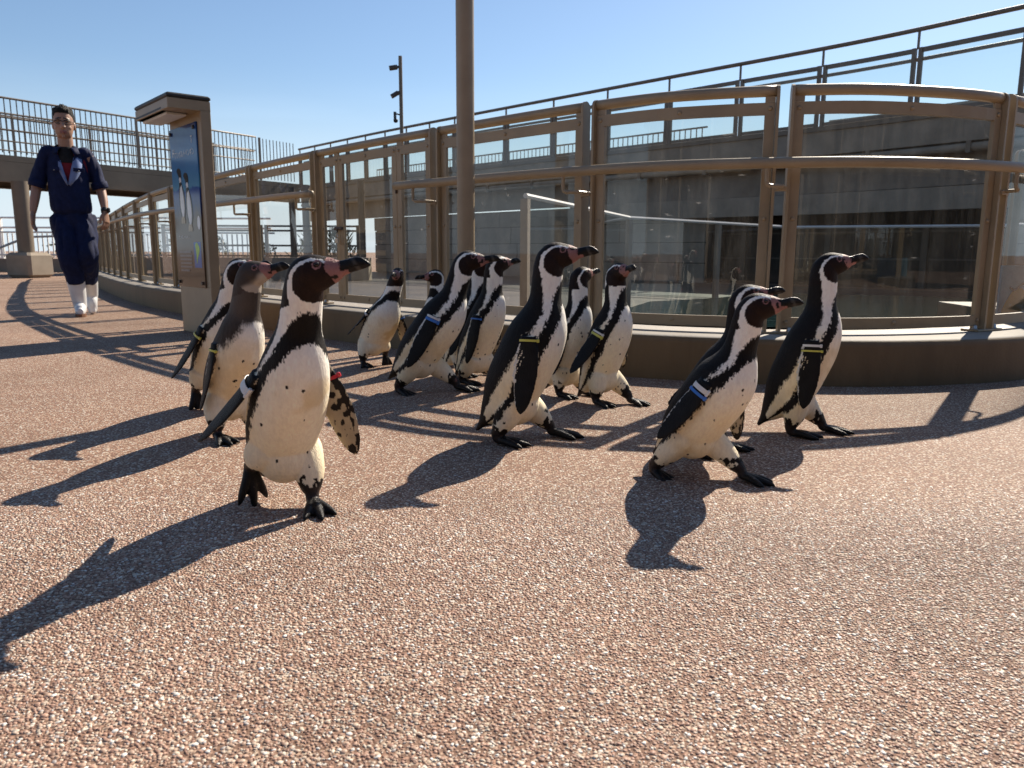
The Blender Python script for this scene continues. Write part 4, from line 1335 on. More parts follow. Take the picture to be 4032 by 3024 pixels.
def foot_pieces(heel, yaw, pitch):
    """webbed foot; heel point on its underside, toes along +x of a frame turned by yaw and tipped down by pitch"""
    R = rotm(yaw, -pitch)
    out = []
    tips = []
    for an, L in ((-23, 0.070), (0, 0.080), (23, 0.068)):
        a = math.radians(an)
        d = np.array([math.cos(a), math.sin(a), 0])
        P = np.array([[-0.004, 0, 0.014], d * L * 0.35 + [0, 0, 0.0135], d * L * 0.68 + [0, 0, 0.0105], d * L * 0.92 + [0, 0, 0.0075], d * (L + 0.008) + [0, 0, 0.0060], d * (L + 0.015) + [0, 0, 0.0010]])
        r = np.array([0.0115, 0.0105, 0.0095, 0.0082, 0.0050, 0.0016])
        v, f, t = limb(P, r, 16, 10)
        out.append((v, f, t))
        tips.append(d * L * 0.90)
    # web slabs
    for i in range(2):
        a, b = tips[i], tips[i + 1]
        m = (a + b) / 2 * 0.90
        top = [np.array([0, 0, 0.011]), a + [0, 0, 0.0085], m + [0, 0, 0.0075], b + [0, 0, 0.0085]]
        bot = [np.array([0, 0, 0.004]), a + [0, 0, 0.0030], m + [0, 0, 0.0022], b + [0, 0, 0.0030]]
        out.append((np.array(top + bot), [(0, 1, 2, 3), (7, 6, 5, 4), (0, 4, 5, 1), (1, 5, 6, 2), (2, 6, 7, 3), (3, 7, 4, 0)], np.full(8, 0.5)))
    return [(np.asarray(v) @ R.T + np.asarray(heel), f, t) for v, f, t in out], np.asarray(heel) + R @ np.array([-0.006, 0, 0.030]), R

FL_T = np.array([0, 0.12, 0.28, 0.48, 0.68, 0.85, 0.95, 1.0])
FL_C = np.array([0.020, 0.0240, 0.0300, 0.0320, 0.0285, 0.0215, 0.0130, 0.0035])
FL_H = np.array([0.0105, 0.0088, 0.0068, 0.0055, 0.0047, 0.0040, 0.0032, 0.0018])
FLIP_LEN = 0.205

def flipper(root, d, c, bend, n=40, seg=22):
    d = d / np.linalg.norm(d)
    c = c - d * (c @ d); c /= np.linalg.norm(c)
    nn = np.cross(d, c)
    t = np.linspace(0, 1, n)
    hc = np.interp(t, FL_T, FL_C); hh = np.interp(t, FL_T, FL_H)
    C = root + np.outer(t * FLIP_LEN, d) - np.outer(0.016 * np.maximum(0, t - 0.15) ** 1.5, c) + np.outer(bend * t ** 2, nn)
    v, f, an = tube_loft(C, hc, hh, np.tile(c, (n, 1)), np.tile(nn, (n, 1)), seg)
    return v, f, np.repeat(t, seg), np.cos(an), np.sin(an), C, c, nn, hc, hh

BLACK = np.array([0.0068, 0.0048, 0.0039])
BROWN = np.array([0.0150, 0.0064, 0.0040])
WHITE = np.array([0.91, 0.87, 0.78])
CREAM = np.array([0.91, 0.775, 0.51])
PINK = np.array([0.32, 0.155, 0.138])

def smooth01(x, a, b):
    t = np.clip((x - a) / (b - a), 0, 1)
    return t * t * (3 - 2 * t)

def build_penguin(S):
    sc = S['scale']
    Q, R = pg_spine(S['lean'], S['neck'], S.get('fat', 1.0), S.get('stretch', 1.0))
    vox = S['voxel'] / sc
    # ---- trunk and neck
    n = 120
    row = crom(np.column_stack([Q, R]), n)
    C2, W2, D2 = row[:, :2], np.maximum(row[:, 2], 0.002), np.maximum(row[:, 3], 0.002)
    T = np.gradient(C2, axis=0); T /= np.linalg.norm(T, axis=1)[:, None]
    C = np.column_stack([C2[:, 0], np.zeros(n), C2[:, 1]])
    back = np.column_stack([-T[:, 1], np.zeros(n), T[:, 0]])
    side = np.tile(np.array([0, 1.0, 0]), (n, 1))
    bv, bf, ba = tube_loft(C, D2, W2, back, side, 56)
    bu = np.repeat(np.linspace(0, len(PG) - 1, n), 56)
    # keel of the breast and fullness of the belly
    roll = math.radians(S.get('roll', 0.0))
    def lean_side(P):
        if not roll: return P
        P = P.copy()
        z0 = 0.09
        k = np.clip((P[:, 2] - 0.03) / 0.12, 0, 1)
        a = roll * k
        y, z = P[:, 1], P[:, 2] - z0
        P[:, 1] = y * np.cos(a) + z * np.sin(a)
        P[:, 2] = -y * np.sin(a) + z * np.cos(a) + z0
        return P
    ho, hR = pg_head(Q, S['hyaw'], S['hpitch'], S.get('hroll', 0.0))
    if roll:
        ho = lean_side(ho[None])[0]
    bv = lean_side(bv)
    parts = [(bv, bf)]
    src, pid, pu, pv = [bv], [np.zeros(len(bv), int)], [bu], [ba]
    # ---- head and beak
    def head_loft(ST, n, seg):
        r = crom(ST, n)
        c = np.column_stack([r[:, 0], np.zeros(n), r[:, 1]])
        v, f, a = tube_loft(c, np.maximum(r[:, 2], 0.0012), np.maximum(r[:, 3], 0.0012), np.tile([0, 0, 1.0], (n, 1)), np.tile([0, 1.0, 0], (n, 1)), seg)
        return v @ hR.T + ho, f
    v, f = head_loft(HEADS, 34, 32); parts.append((v, f)); src.append(v); pid.append(np.full(len(v), 1)); pu.append(np.zeros(len(v))); pv.append(np.zeros(len(v)))
    v, f = head_loft(BEAKS, 26, 20); parts.append((v, f)); src.append(v); pid.append(np.full(len(v), 2)); pu.append(np.zeros(len(v))); pv.append(np.zeros(len(v)))
    # lower belly hanging between the legs
    bx, bz = Q[3, 0] + 0.032, Q[3, 1] - 0.004
    ft = S.get('fat', 1.0)
    nB = 14
    th = np.linspace(0.08, math.pi - 0.08, nB)
    CB = np.column_stack([np.full(nB, bx), np.zeros(nB), bz - np.cos(th) * 0.066])
    v, f, _ = tube_loft(CB, np.sin(th) * 0.066 * ft, np.sin(th) * 0.062 * ft, np.tile([1.0, 0, 0], (nB, 1)), np.tile([0, 1.0, 0], (nB, 1)), 24)
    v = lean_side(v)
    parts.append((v, f)); src.append(v); pid.append(np.zeros(len(v), int)); pu.append(np.full(len(v), 3.0)); pv.append(np.full(len(v), math.pi))
    # ---- legs and feet
    hipc = np.array([Q[3, 0] + 0.02, 0, Q[3, 1] - 0.005])
    for k, (fx, fy, fz, fyaw, fpitch) in enumerate(S['feet']):
        pcs, ank, fR = foot_pieces((fx / sc, fy / sc, fz / sc), fyaw, fpitch)
        s = -1 if k == 0 else 1
        hip = hipc + np.array([0.012, s * 0.036, 0.012])
        if roll: hip = lean_side(hip[None])[0]
        mid = hip * 0.45 + ank * 0.55 + np.array([0.004, s * 0.004, 0.0])
        v, f, t = limb(np.array([hip, hip * 0.7 + mid * 0.3, mid, ank * 0.8 + mid * 0.2, ank, np.array([fx, fy, fz]) / sc + fR @ np.array([0.0, 0, 0.013])]), np.array([0.042, 0.044, 0.034, 0.0205, 0.0148, 0.0140]), 30, 20)
        parts.append((v, f)); src.append(v); pid.append(np.full(len(v), 3)); pu.append(t); pv.append(np.zeros(len(v)))
        for v, f, t in pcs:
            parts.append((v, f)); src.append(v); pid.append(np.full(len(v), 4)); pu.append(t); pv.append(np.zeros(len(v)))
    # ---- flippers
    fl = []
    ru = 6.55
    i0 = int(ru / (len(PG) - 1) * (n - 1))
    for s, key in ((-1, 'fr'), (1, 'fl')):
        d, c, bend = S[key]
        root = C[i0] + side[i0] * s * (W2[i0] - 0.004) + back[i0] * 0.020
        if roll: root = lean_side(root[None])[0]
        v, f, t, ca, sa, FC, cc, nn, hc, hh = flipper(root, np.array(d, float), np.array(c, float), bend)
        out = np.sign(nn @ np.array([0, s, 0.0]) + 1e-6)
        if S.get(key + '_flip'): out = -out
        parts.append((v, f)); src.append(v); pid.append(np.full(len(v), 5 if s < 0 else 6)); pu.append(t); pv.append(np.arctan2(sa * out, ca))
        fl.append((FC, cc, nn, hc, hh))
    co, lv, ls, lt = fuse(parts, vox, S.get('smooth', 6))
    SP, PID, PU, PV = np.concatenate(src), np.concatenate(pid), np.concatenate(pu), np.concatenate(pv)
    kd = kdtree.KDTree(len(SP))
    for i, p in enumerate(SP): kd.insert(p, i)
    kd.balance()
    near = np.fromiter((kd.find(p)[1] for p in co), int, len(co))
    pid, u, ph = PID[near], PU[near], PV[near]
    # trunk coordinates for every point (also under legs), from the trunk skin only
    kb = kdtree.KDTree(len(bv))
    for i, p in enumerate(bv): kb.insert(p, i)
    kb.balance()
    nb = np.fromiter((kb.find(p)[1] for p in co), int, len(co))
    # refine u and angle from the exact ring frame
    ring = nb // 56
    if roll:
        inv = co
        rel_u = bu[nb]; ang = ba[nb]
    else:
        rel = co - C[ring]
        Tn = np.column_stack([T[ring, 0], np.zeros(len(co)), T[ring, 1]])
        du = np.einsum('ij,ij->i', rel, Tn) / (np.linalg.norm(np.gradient(C2, axis=0), axis=1)[ring] + 1e-9) * (len(PG) - 1) / (n - 1)
        rel_u = ring * (len(PG) - 1) / (n - 1) + np.clip(du, -0.3, 0.3)
        ang = np.arctan2(rel[:, 1] / W2[ring], np.einsum('ij,ij->i', rel, back[ring]) / D2[ring])
    sd = S['seed']
    P = co
    PA = P * np.array([1, 1, 0.42]); n1 = vnoise(P, 50, sd); n2 = vnoise(PA, 190, sd + 1); n3 = vnoise(PA, 480, sd + 2); nb0 = vnoise(P, 14, sd + 3)
    al = np.degrees(np.pi - np.abs(np.arctan2(np.sin(ang), np.cos(ang))))          # 0 at the breast, 180 at the spine
    al = np.abs(al + n1 * 3.0 + n2 * 2.6 + n3 * 4.5)
    uu = rel_u + n1 * 0.07 + n2 * 0.07 + n3 * 0.11
    juv = S.get('juv', False)
    # ---- trunk
    ws = S.get('band', 1.0)
    xs = np.array([0, 2, 3, 5, 6.5, 7.5, 8.5, 13])
    ws = S.get('band', 1.3)
    a1 = np.interp(uu, xs, np.array([70, 84, 84, 80, 74, 64, 56, 56]) * S.get('belly', 1.0))
    up = np.maximum(0, uu - 6.5)
    g1 = (al / a1) ** 2.4 + (up / 2.15) ** 2.4
    a2 = a1 + np.interp(uu, xs, np.array([14, 14, 16, 21, 25, 25, 24, 24]))
    g2 = (al / a2) ** 2.4 + (up / (2.15 + 1.10 * ws)) ** 2.4
    ab = np.interp(uu, np.array([0, 2, 3, 5, 6.5, 7.5, 8.3, 9, 10, 11, 13]), np.array([112, 124, 122, 112, 106, 98, 92, 96, 104, 108, 108]))
    belly = g1 < 1
    band = (~belly) & (g2 < 1)
    stripe = (~belly) & (~band) & (al < ab)
    stain = smooth01(rel_u, 8.2, 5.2)[:, None] * (0.75 + 0.25 * nb0[:, None])
    white = WHITE * (1 - stain) + CREAM * stain
    low = smooth01(rel_u, 4.2, 2.4)[:, None]
    white = white * (1 - 0.20 * low * (0.6 + 0.5 * vnoise(P, 30, sd + 5)[:, None]))
    white = white * (1 + 0.06 * n2[:, None] + 0.07 * n3[:, None])
    dirty = (smooth01(vnoise(P, 13, sd + 12) + 0.35 * n1, 0.15, 0.75) * smooth01(rel_u, 8.3, 6.0))[:, None] * S.get('dirt', 0.45)
    white = white * (1 - dirty) + np.array([0.70, 0.53, 0.27]) * dirty
    dark = BLACK * (1 + 0.35 * nb0[:, None] + 0.25 * n2[:, None])
    soft = 0.05
    mb_ = smooth01(1 - g1, -soft, soft)
    ms_ = smooth01(g2 - 1, -soft, soft) * smooth01(ab - al, -2.5, 2.5)
    wmask = np.clip(mb_ + ms_, 0, 1)[:, None]
    col = white * wmask + dark * (1 - wmask)
    if juv:
        greyb = np.array([0.050, 0.040, 0.033]) * (1 + 0.3 * nb0[:, None] + 0.2 * n2[:, None])
        k = smooth01(g1 + 0.25 * n1, 0.75, 1.25)[:, None]
        col = white * (1 - k) + greyb * k
        k2 = (smooth01(rel_u, 8.0, 9.6) * smooth01(al, -20, 60))[:, None]
        col = col * (1 - k2 * 0.85) + np.array([0.10, 0.085, 0.075]) * k2 * 0.85
    # vent and tail: brown-black
    col = np.where((rel_u < 1.5 + 0.4 * n1)[:, None], dark * 1.3, col)
    # loose spots on the belly
    rg = np.random.default_rng(sd)
    cand = np.where(belly & (pid == 0) & (rel_u > 3.6) & (rel_u < 8.0))[0]
    if len(cand):
        for _ in range(S.get('spots', 14)):
            c0 = P[rg.choice(cand)]
            r = rg.uniform(0.0016, 0.0036)
            dd = np.linalg.norm((P - c0) * np.array([1, 1, 0.75]), axis=1) + n2 * 0.0007
            col = np.where((dd < r)[:, None], BLACK * 2.2, col)
    rough = np.full(len(P), 0.62)
    # ---- head
    H = (P - ho) @ hR
    hx, hy, hz = H[:, 0], H[:, 1], H[:, 2]
    hn = n2 * 0.0016 + n3 * 0.0012
    cx, cz = (hx - 0.005) / 0.0425, (hz + 0.0170) / 0.0380
    rr = np.sqrt(cx ** 2 + cz ** 2) + (n1 * 0.03 + n2 * 0.035 + n3 * 0.03)
    aa = np.degrees(np.arctan2(cz, cx)) % 360
    inh = ((pid == 1) | (pid == 2) | ((pid == 0) & (rel_u > 9.2))) & (hz > -0.085) & (hx > -0.085)
    upper = (aa > 8) & (aa < 214)
    wst = np.interp(aa, [20, 50, 90, 130, 170, 200, 214], [0.06, 0.115, 0.15, 0.19, 0.27, 0.42, 0.60]) * S.get('brow', 1.0)
    cheek = inh & (rr < 1)
    ring_w = inh & (rr >= 1) & (rr < 1 + wst) & upper & (aa > 30)
    cap = inh & (rr >= 1 + wst) & upper & (hz > -0.045)
    if juv:
        tn = np.array([0.060, 0.047, 0.039])
        pale = np.array([0.42, 0.37, 0.31])
        k = smooth01(-hz + 0.010 * n1 + 0.3 * (hx - 0.01), 0.004, 0.030)[:, None]
        col = np.where(cheek[:, None], tn * (1 - k) + pale * k, col)
        col = np.where((cap | ring_w)[:, None], tn * (1 + 0.2 * n2[:, None]), col)
    else:
        bk = BLACK * 0.6 + BROWN * 0.4
        col = np.where(cheek[:, None], BROWN * (1 + 0.30 * nb0[:, None] + 0.3 * n2[:, None]), col)
        col = np.where(cap[:, None], bk * (1 + 0.3 * n2[:, None]), col)
        col = np.where(ring_w[:, None], WHITE * (1 + 0.05 * n3[:, None]), col)
    # bare pink skin at the bill base
    pk = ((hx - 0.0445) / 0.0125) ** 2 + ((hz - 0.003) / 0.023) ** 2 + n1 * 0.25 + n2 * 0.18 < 1
    pk2 = (hx > 0.038) & (hx < 0.074 - 0.9 * (hz + 0.030)) & (hz < -0.010) & (hz > -0.034 + hn)
    face = inh & (pk | pk2) & (hx > 0.020) & (hz < 0.026)
    pinkc = PINK * (1 + 0.25 * n1[:, None] + 0.12 * n3[:, None])
    col = np.where(face[:, None], np.where((vnoise(P, 120, sd + 9) > 0.40)[:, None], BLACK * 2.5, pinkc), col)
    for s in (-1, 1):
        ed = np.sqrt((hx - EYE_L[0]) ** 2 + (hz - EYE_L[2]) ** 2)
        onside = inh & (hy * s > 0.004)
        col = np.where((onside & (ed < 0.0082 + hn * 0.4))[:, None], PINK * 1.15, col)
        col = np.where((onside & (ed < 0.0058))[:, None], BLACK, col)
    # bill
    bill = (pid == 2) & (hx > 0.055)
    bill &= ~((hz < -0.011 - 0.05 * (hx - 0.055)) & (hx < 0.070))
    bc = np.array([0.0120, 0.0105, 0.0100]) * (1 + 0.5 * n1[:, None])
    pale = smooth01(-np.abs(hx - 0.086 + 0.25 * (hz + 0.006)) + 0.002 * n1, -0.007, -0.001)[:, None]
    bc = bc * (1 - 0.75 * pale) + np.array([0.075, 0.072, 0.064]) * 0.75 * pale
    gape = np.abs(hz + 0.0085 + 0.10 * np.maximum(0, hx - 0.085)) < 0.0009
    bc = np.where(gape[:, None], np.array([0.003, 0.003, 0.003]), bc)
    col = np.where(((pid == 2) & (hx > 0.05) & ~bill)[:, None], pinkc, col)
    col = np.where(bill[:, None], bc, col)
    rough = np.where(bill, 0.32, rough)
    rough = np.where(face, 0.5, rough)
    # ---- legs: feathered thigh, then bare black shank; feet black with worn grey
    leg = pid == 3
    lw = (u < 0.60 + 0.06 * n1)
    mott = vnoise(P, 75, sd + 6) + 0.5 * n2
    col = np.where((leg & lw & (mott > 1.05 - 1.4 * smooth01(u, 0.36, 0.60)))[:, None], BLACK * 2.0, col)
    col = np.where((leg & ~lw)[:, None], np.array([0.030, 0.022, 0.020]) * (1 + 0.5 * n1[:, None]), col)
    col = np.where((leg & ~lw & (mott > 0.75))[:, None], PINK * 0.55, col)
    foot = pid == 4
    col = np.where(foot[:, None], np.array([0.013, 0.012, 0.012]) * (1 + 0.5 * n1[:, None]), col)
    col = np.where((foot & (mott > 1.0))[:, None], np.array([0.11, 0.085, 0.075]), col)
    rough = np.where(foot | (leg & ~lw), 0.38, rough)
    # ---- flippers
    for k, pd in enumerate((5, 6)):
        f = pid == pd
        outer = np.sin(ph) > -0.05
        chord = np.cos(ph)
        cdark = np.array([0.0062, 0.0060, 0.0066]) * (1 + 0.4 * n1[:, None])
        edge = (chord < -0.86 + 0.05 * n2) & (u > 0.10) & (u < 0.93)
        col = np.where((f & outer)[:, None], np.where(edge[:, None], WHITE * 0.75, cdark), col)
        m2 = vnoise(P * np.array([1, 1, 0.5]), 130, sd + 8) + 0.5 * n2
        dk = (m2 > 0.35 - 0.8 * (chord > 0.55) - 1.2 * smooth01(u, 0.80, 1.0)) & (u > 0.06)
        lite = np.array([0.42, 0.345, 0.235]) * (1 + 0.15 * n1[:, None])
        col = np.where((f & ~outer)[:, None], np.where(dk[:, None], BLACK * 1.8, lite), col)
        rough = np.where(f, 0.55, rough)
    col = np.clip(col, 0.002, 0.93)
    # ---- eyes
    ev, el, es = [], [], []
    base = len(co)
    nv = base
    ex, eyl = [], []
    loops, starts, tot = [lv], [ls], [lt]
    off = len(lv)
    sg, rg2 = 12, 7
    for s in (-1, 1):
        c = EYE_L * np.array([1, s, 1])
        hw = np.interp(EYE_L[0], HEADS[:, 0], HEADS[:, 3]); hh = np.interp(EYE_L[0], HEADS[:, 0], HEADS[:, 2])
        c = np.array([c[0], s * (hw * math.sqrt(max(0, 1 - (c[2] / hh) ** 2)) - 0.0030), c[2]])
        vv = []
        for i in range(rg2):
            th = math.pi * (i + 0.5) / rg2
            for k in range(sg):
                p_ = 2 * math.pi * k / sg
                vv.append(c + 0.0055 * np.array([math.sin(th) * math.cos(p_), math.cos(th), math.sin(th) * math.sin(p_)]))
        vv = np.array(vv) @ hR.T + ho
        ff = []
        for i in range(rg2 - 1):
            for k in range(sg):
                j = (k + 1) % sg
                ff.append([nv + i * sg + k, nv + i * sg + j, nv + i * sg + sg + j, nv + i * sg + sg + k])
        ev.append(vv); nv += len(vv)
        fa = np.array(ff, np.int32)
        loops.append(fa.reshape(-1)); starts.append(off + np.arange(0, fa.size, 4, dtype=np.int32)); tot.append(np.full(len(fa), 4, np.int32)); off += fa.size
    nbody = len(ls)
    co2 = np.concatenate([co] + ev)
    col2 = np.concatenate([col, np.tile([0.02, 0.01, 0.006], (len(co2) - len(co), 1))])
    rg3 = np.concatenate([rough, np.full(len(co2) - len(co), 0.1)])
    mi = np.concatenate([np.zeros(nbody, np.int32), np.ones(sum(len(x) for x in starts[1:]), np.int32)])
    me = raw_mesh('penguin', co2 * sc, np.concatenate(loops), np.concatenate(starts), np.concatenate(tot), [M['plumage'], M['eye']], mi)
    ca = me.color_attributes.new('Col', 'FLOAT_COLOR', 'POINT')
    ca.data.foreach_set('color', np.column_stack([col2, np.ones(len(col2))]).astype(np.float32).reshape(-1))
    ra = me.attributes.new('Rgh', 'FLOAT', 'POINT')
    ra.data.foreach_set('value', rg3.astype(np.float32))
    ob = bpy.data.objects.new('penguin', me)
    COL.objects.link(ob)
    ob.location = (S['pos'][0], S['pos'][1], 0)
    ob.rotation_euler = (0, 0, rad(S['yaw']))
    tag(ob, S['label'], 'penguin', 'penguins walking along the path')
    # ---- wing bands
    for (which, colour, t, w) in S.get('bands', []):
        FC, cc, nn, hc, hh = fl[0 if which == 'r' else 1]
        i = int(t * (len(FC) - 1)); 
        d = FC[i + 1] - FC[i]; d /= np.linalg.norm(d)
        m = 20
        V, F = [], []
        for k in range(m):
            a = 2 * math.pi * k / m
            for (e, q) in ((1.04, -w / 2), (1.04, w / 2), (1.14, w / 2), (1.14, -w / 2)):
                V.append((FC[i] + cc * (hc[i] * e * math.cos(a)) + nn * ((hh[i] + 0.002) * (e + 0.1) * math.sin(a)) + d * q) * sc)
        for k in range(m):
            j = (k + 1) % m
            for q in range(4):
                r2 = (q + 1) % 4
                F.append((k * 4 + q, k * 4 + r2, j * 4 + r2, j * 4 + q))
        mb = MB().add(V, F)
        kx = FC[i] + cc * (hc[i] * 1.14)
        Rk = Matrix(np.array([cc, nn, d]).T.tolist())
        mb.box(Vector(kx * sc), (0.008 * sc, 0.007 * sc, w * sc * 1.5), Rk, 0.0015)
        bo = mb.build('wing_band', M['band_' + colour], None)
        bo.parent = ob
    return ob
# ----------------------------------------------------------------------------- the birds
BIRDS = []
BIRDS.append(dict(pos=(-0.479, 1.608), yaw=-52, hyaw=49, scale=1.034, lean=10.8, neck=7.6, hpitch=16.5, feet=((-0.085, -0.064, 0.085, 8, 78), (0.03, 0.036, 0, -12, 0)), fr=((-0.5, -0.4, -0.77), (0.75, -0.35, -0.4), 0.012), fl=((0.14, 0.34, -0.93), (0.62, 0.78, 0.25), -0.012), bands=[('r', 'white', 0.17, 0.016), ('l', 'red', 0.13, 0.007)], seed=3, spots=9, band=1.5, fat=0.95, dirt=0.7, voxel=0.0024, label='largest penguin nearest the camera with one foot lifted and a red wing band'))
BIRDS.append(dict(pos=(-0.823, 2.247), yaw=-40, hyaw=30, scale=0.991, lean=11.0, neck=4.6, hpitch=17.7, juv=True, feet=((0.0, -0.062, 0, -5, 0), (0.03, 0.04, 0, 0, 0)), fr=((-0.1, -0.2, -0.97), (0.9, -0.35, -0.15), 0.004), fl=((-0.16, 0.16, -0.97), (1, 0.15, -0.12), -0.004), bands=[('r', 'yellow', 0.12, 0.006)], brow=0.8, fat=0.93, seed=5, spots=16, voxel=0.003, label='greyer young penguin with pale cheeks and yellow wing band behind the nearest one'))
BIRDS.append(dict(pos=(-1.025, 2.66), yaw=-42, hyaw=30, scale=1.041, lean=16.9, neck=9.6, hpitch=14.4, feet=((-0.1, -0.05, 0.06, 0, 70), (0.03, 0.05, 0, 0, 0)), fr=((-0.36, -0.33, -0.87), (0.8, -0.3, -0.3), 0.01), fl=((-0.16, 0.16, -0.97), (1, 0.15, -0.12), -0.004), bands=[('r', 'yellow', 0.16, 0.006)], brow=1.3, fat=0.94, band=1.0, seed=8, spots=14, voxel=0.0034, label='black and white penguin at the far left, half hidden behind the young grey penguin'))
BIRDS.append(dict(pos=(-0.667, 3.716), yaw=-62, hyaw=-34, scale=0.961, lean=12.4, neck=2.1, hpitch=7.4, roll=13, feet=((-0.02, -0.055, 0, 0, 0), (-0.05, 0.06, 0.045, 10, 60)), fr=((-0.55, -0.42, -0.72), (0.7, -0.5, -0.3), 0.01), fl=((-0.1, 0.3, -0.95), (0.7, 0.6, 0.2), -0.01), bands=[('r', 'white', 0.15, 0.008), ('l', 'blue', 0.12, 0.006)], brow=0.7, belly=1.05, dirt=0.8, fat=1.02, seed=11, spots=5, voxel=0.0034, label='small penguin facing the camera in front of the gate with one foot lifted'))
BIRDS.append(dict(pos=(-0.359, 3.658), yaw=-120, hyaw=-43, scale=0.852, lean=-5.2, neck=-8.8, hpitch=-0.4, feet=((0, -0.05, 0, 0, 0), (0, 0.05, 0, 0, 0)), fr=((-0.2, -0.45, -0.87), (1, -0.2, -0.1), 0.01), fl=((-0.16, 0.16, -0.97), (1, 0.15, -0.12), -0.004), bands=[('r', 'blue', 0.15, 0.008), ('r', 'white', 0.22, 0.008)], brow=1.2, seed=14, spots=8, voxel=0.0034, label='penguin with its bill turned to the left, body hidden behind the leaning penguin'))
BIRDS.append(dict(pos=(-0.327, 3.012), yaw=-8, hyaw=5, scale=1.079, lean=16.9, neck=1.2, hpitch=9.8, feet=((-0.115, -0.05, 0, -20, 12), (0.1, 0.06, 0, -12, 0)), fr=((-0.38, -0.16, -0.91), (0.9, -0.2, -0.35), 0.004), fl=((-0.16, 0.16, -0.97), (1, 0.15, -0.12), -0.004), bands=[('r', 'blue', 0.1, 0.01), ('r', 'white', 0.03, 0.008)], brow=1.15, fat=1.0, band=1.7, belly=0.92, seed=17, spots=16, voxel=0.0032, label='penguin striding forward with leaning body and blue and white wing band left of pole'))
BIRDS.append(dict(pos=(-0.197, 3.445), yaw=-22, hyaw=24, scale=0.975, lean=3.8, neck=-4.7, hpitch=5.0, feet=((-0.02, -0.05, 0, 0, 0), (0.05, 0.05, 0, 0, 0)), fr=((-0.16, -0.16, -0.97), (1, -0.15, -0.12), 0.004), fl=((-0.16, 0.16, -0.97), (1, 0.15, -0.12), -0.004), band=1.2, seed=20, spots=18, voxel=0.0036, label='penguin almost hidden between the leaning penguin and the bluish black one'))
BIRDS.append(dict(pos=(-0.125, 3.215), yaw=-24, hyaw=56, scale=0.988, lean=4.0, neck=-2.1, hpitch=12.2, feet=((-0.07, -0.05, 0, 0, 0), (0.04, 0.05, 0, -5, 0)), fr=((-0.06, -0.2, -0.97), (0.95, -0.25, -0.1), 0.004), fl=((0.05, 0.42, -0.9), (0.6, 0.8, 0.2), -0.01), bands=[('r', 'blue', 0.1, 0.006)], brow=1.25, fat=0.95, band=1.1, dirt=0.15, seed=23, spots=15, voxel=0.0032, label='bluish black penguin with blue wing band looking away to the right'))
BIRDS.append(dict(pos=(0.04, 2.221), yaw=-4, hyaw=0, scale=1.067, lean=5.8, neck=-3.8, hpitch=12.6, feet=((-0.075, -0.055, 0, -14, 0), (0.078, 0.06, 0, -14, 0)), fr=((-0.03, -0.13, -0.99), (0.97, -0.12, 0.0), 0.004), fl=((-0.16, 0.16, -0.97), (1, 0.15, -0.12), -0.004), bands=[('r', 'yellow', 0.07, 0.006)], brow=0.95, fat=1.02, belly=0.88, dirt=0.3, seed=26, spots=10, band=1.6, voxel=0.0025, label='tall penguin in the centre seen from the side with a yellow wing band'))
BIRDS.append(dict(pos=(0.226, 2.942), yaw=-32, hyaw=72, scale=0.907, lean=0.7, neck=-5.2, hpitch=14.2, feet=((-0.02, -0.05, 0, 0, 0), (0.03, 0.05, 0, 0, 0)), fr=((-0.05, -0.22, -0.97), (0.95, -0.2, -0.1), 0.004), fl=((0.0, 0.4, -0.91), (0.6, 0.8, 0.2), -0.01), brow=0.8, fat=0.92, band=1.0, seed=29, spots=18, voxel=0.0034, label='smaller penguin looking away, partly hidden behind the tall one in the centre'))
BIRDS.append(dict(pos=(0.35, 2.792), yaw=-30, hyaw=-34, scale=0.936, lean=0.1, neck=-6.2, hpitch=15.8, feet=((-0.02, -0.05, 0, -10, 0), (0.075, 0.045, 0, -12, 0)), fr=((-0.42, -0.26, -0.87), (0.9, -0.3, -0.3), 0.006), fl=((0.1, 0.48, -0.87), (0.7, 0.7, 0.1), -0.012), bands=[('r', 'yellow', 0.15, 0.009), ('r', 'white', 0.1, 0.007)], fat=1.0, band=1.6, belly=0.95, seed=32, spots=20, voxel=0.003, label='penguin with raised head facing the camera beside the kerb, left flipper held out'))
BIRDS.append(dict(pos=(0.549, 2.083), yaw=-10, hyaw=8, scale=0.878, lean=12.8, neck=-11.1, hpitch=15.7, feet=((-0.05, -0.05, 0, 0, 0), (0.05, 0.05, 0, 0, 0)), fr=((-0.75, -0.15, -0.64), (0.7, -0.2, -0.7), 0.004), fl=((-0.16, 0.16, -0.97), (1, 0.15, -0.12), -0.004), brow=1.1, seed=35, spots=8, voxel=0.0034, label='penguin hidden behind the striding penguin on the right, only its back and head showing'))
BIRDS.append(dict(pos=(0.473, 1.844), yaw=-40, hyaw=26, scale=0.882, lean=16.2, neck=-3.9, hpitch=13.4, fat=1.06, feet=((-0.105, -0.06, 0, -4, 16), (0.085, 0.045, 0, -2, 0)), fr=((-0.5, -0.22, -0.84), (0.85, -0.3, -0.42), 0.004), fl=((0.1, 0.3, -0.95), (0.6, 0.8, 0.2), -0.008), bands=[('r', 'white', 0.12, 0.013), ('r', 'blue', 0.2, 0.008)], brow=1.2, belly=1.05, dirt=0.6, seed=38, spots=12, band=1.4, voxel=0.0025, label='penguin leaning far forward in mid stride on the right, with blue and white wing band'))
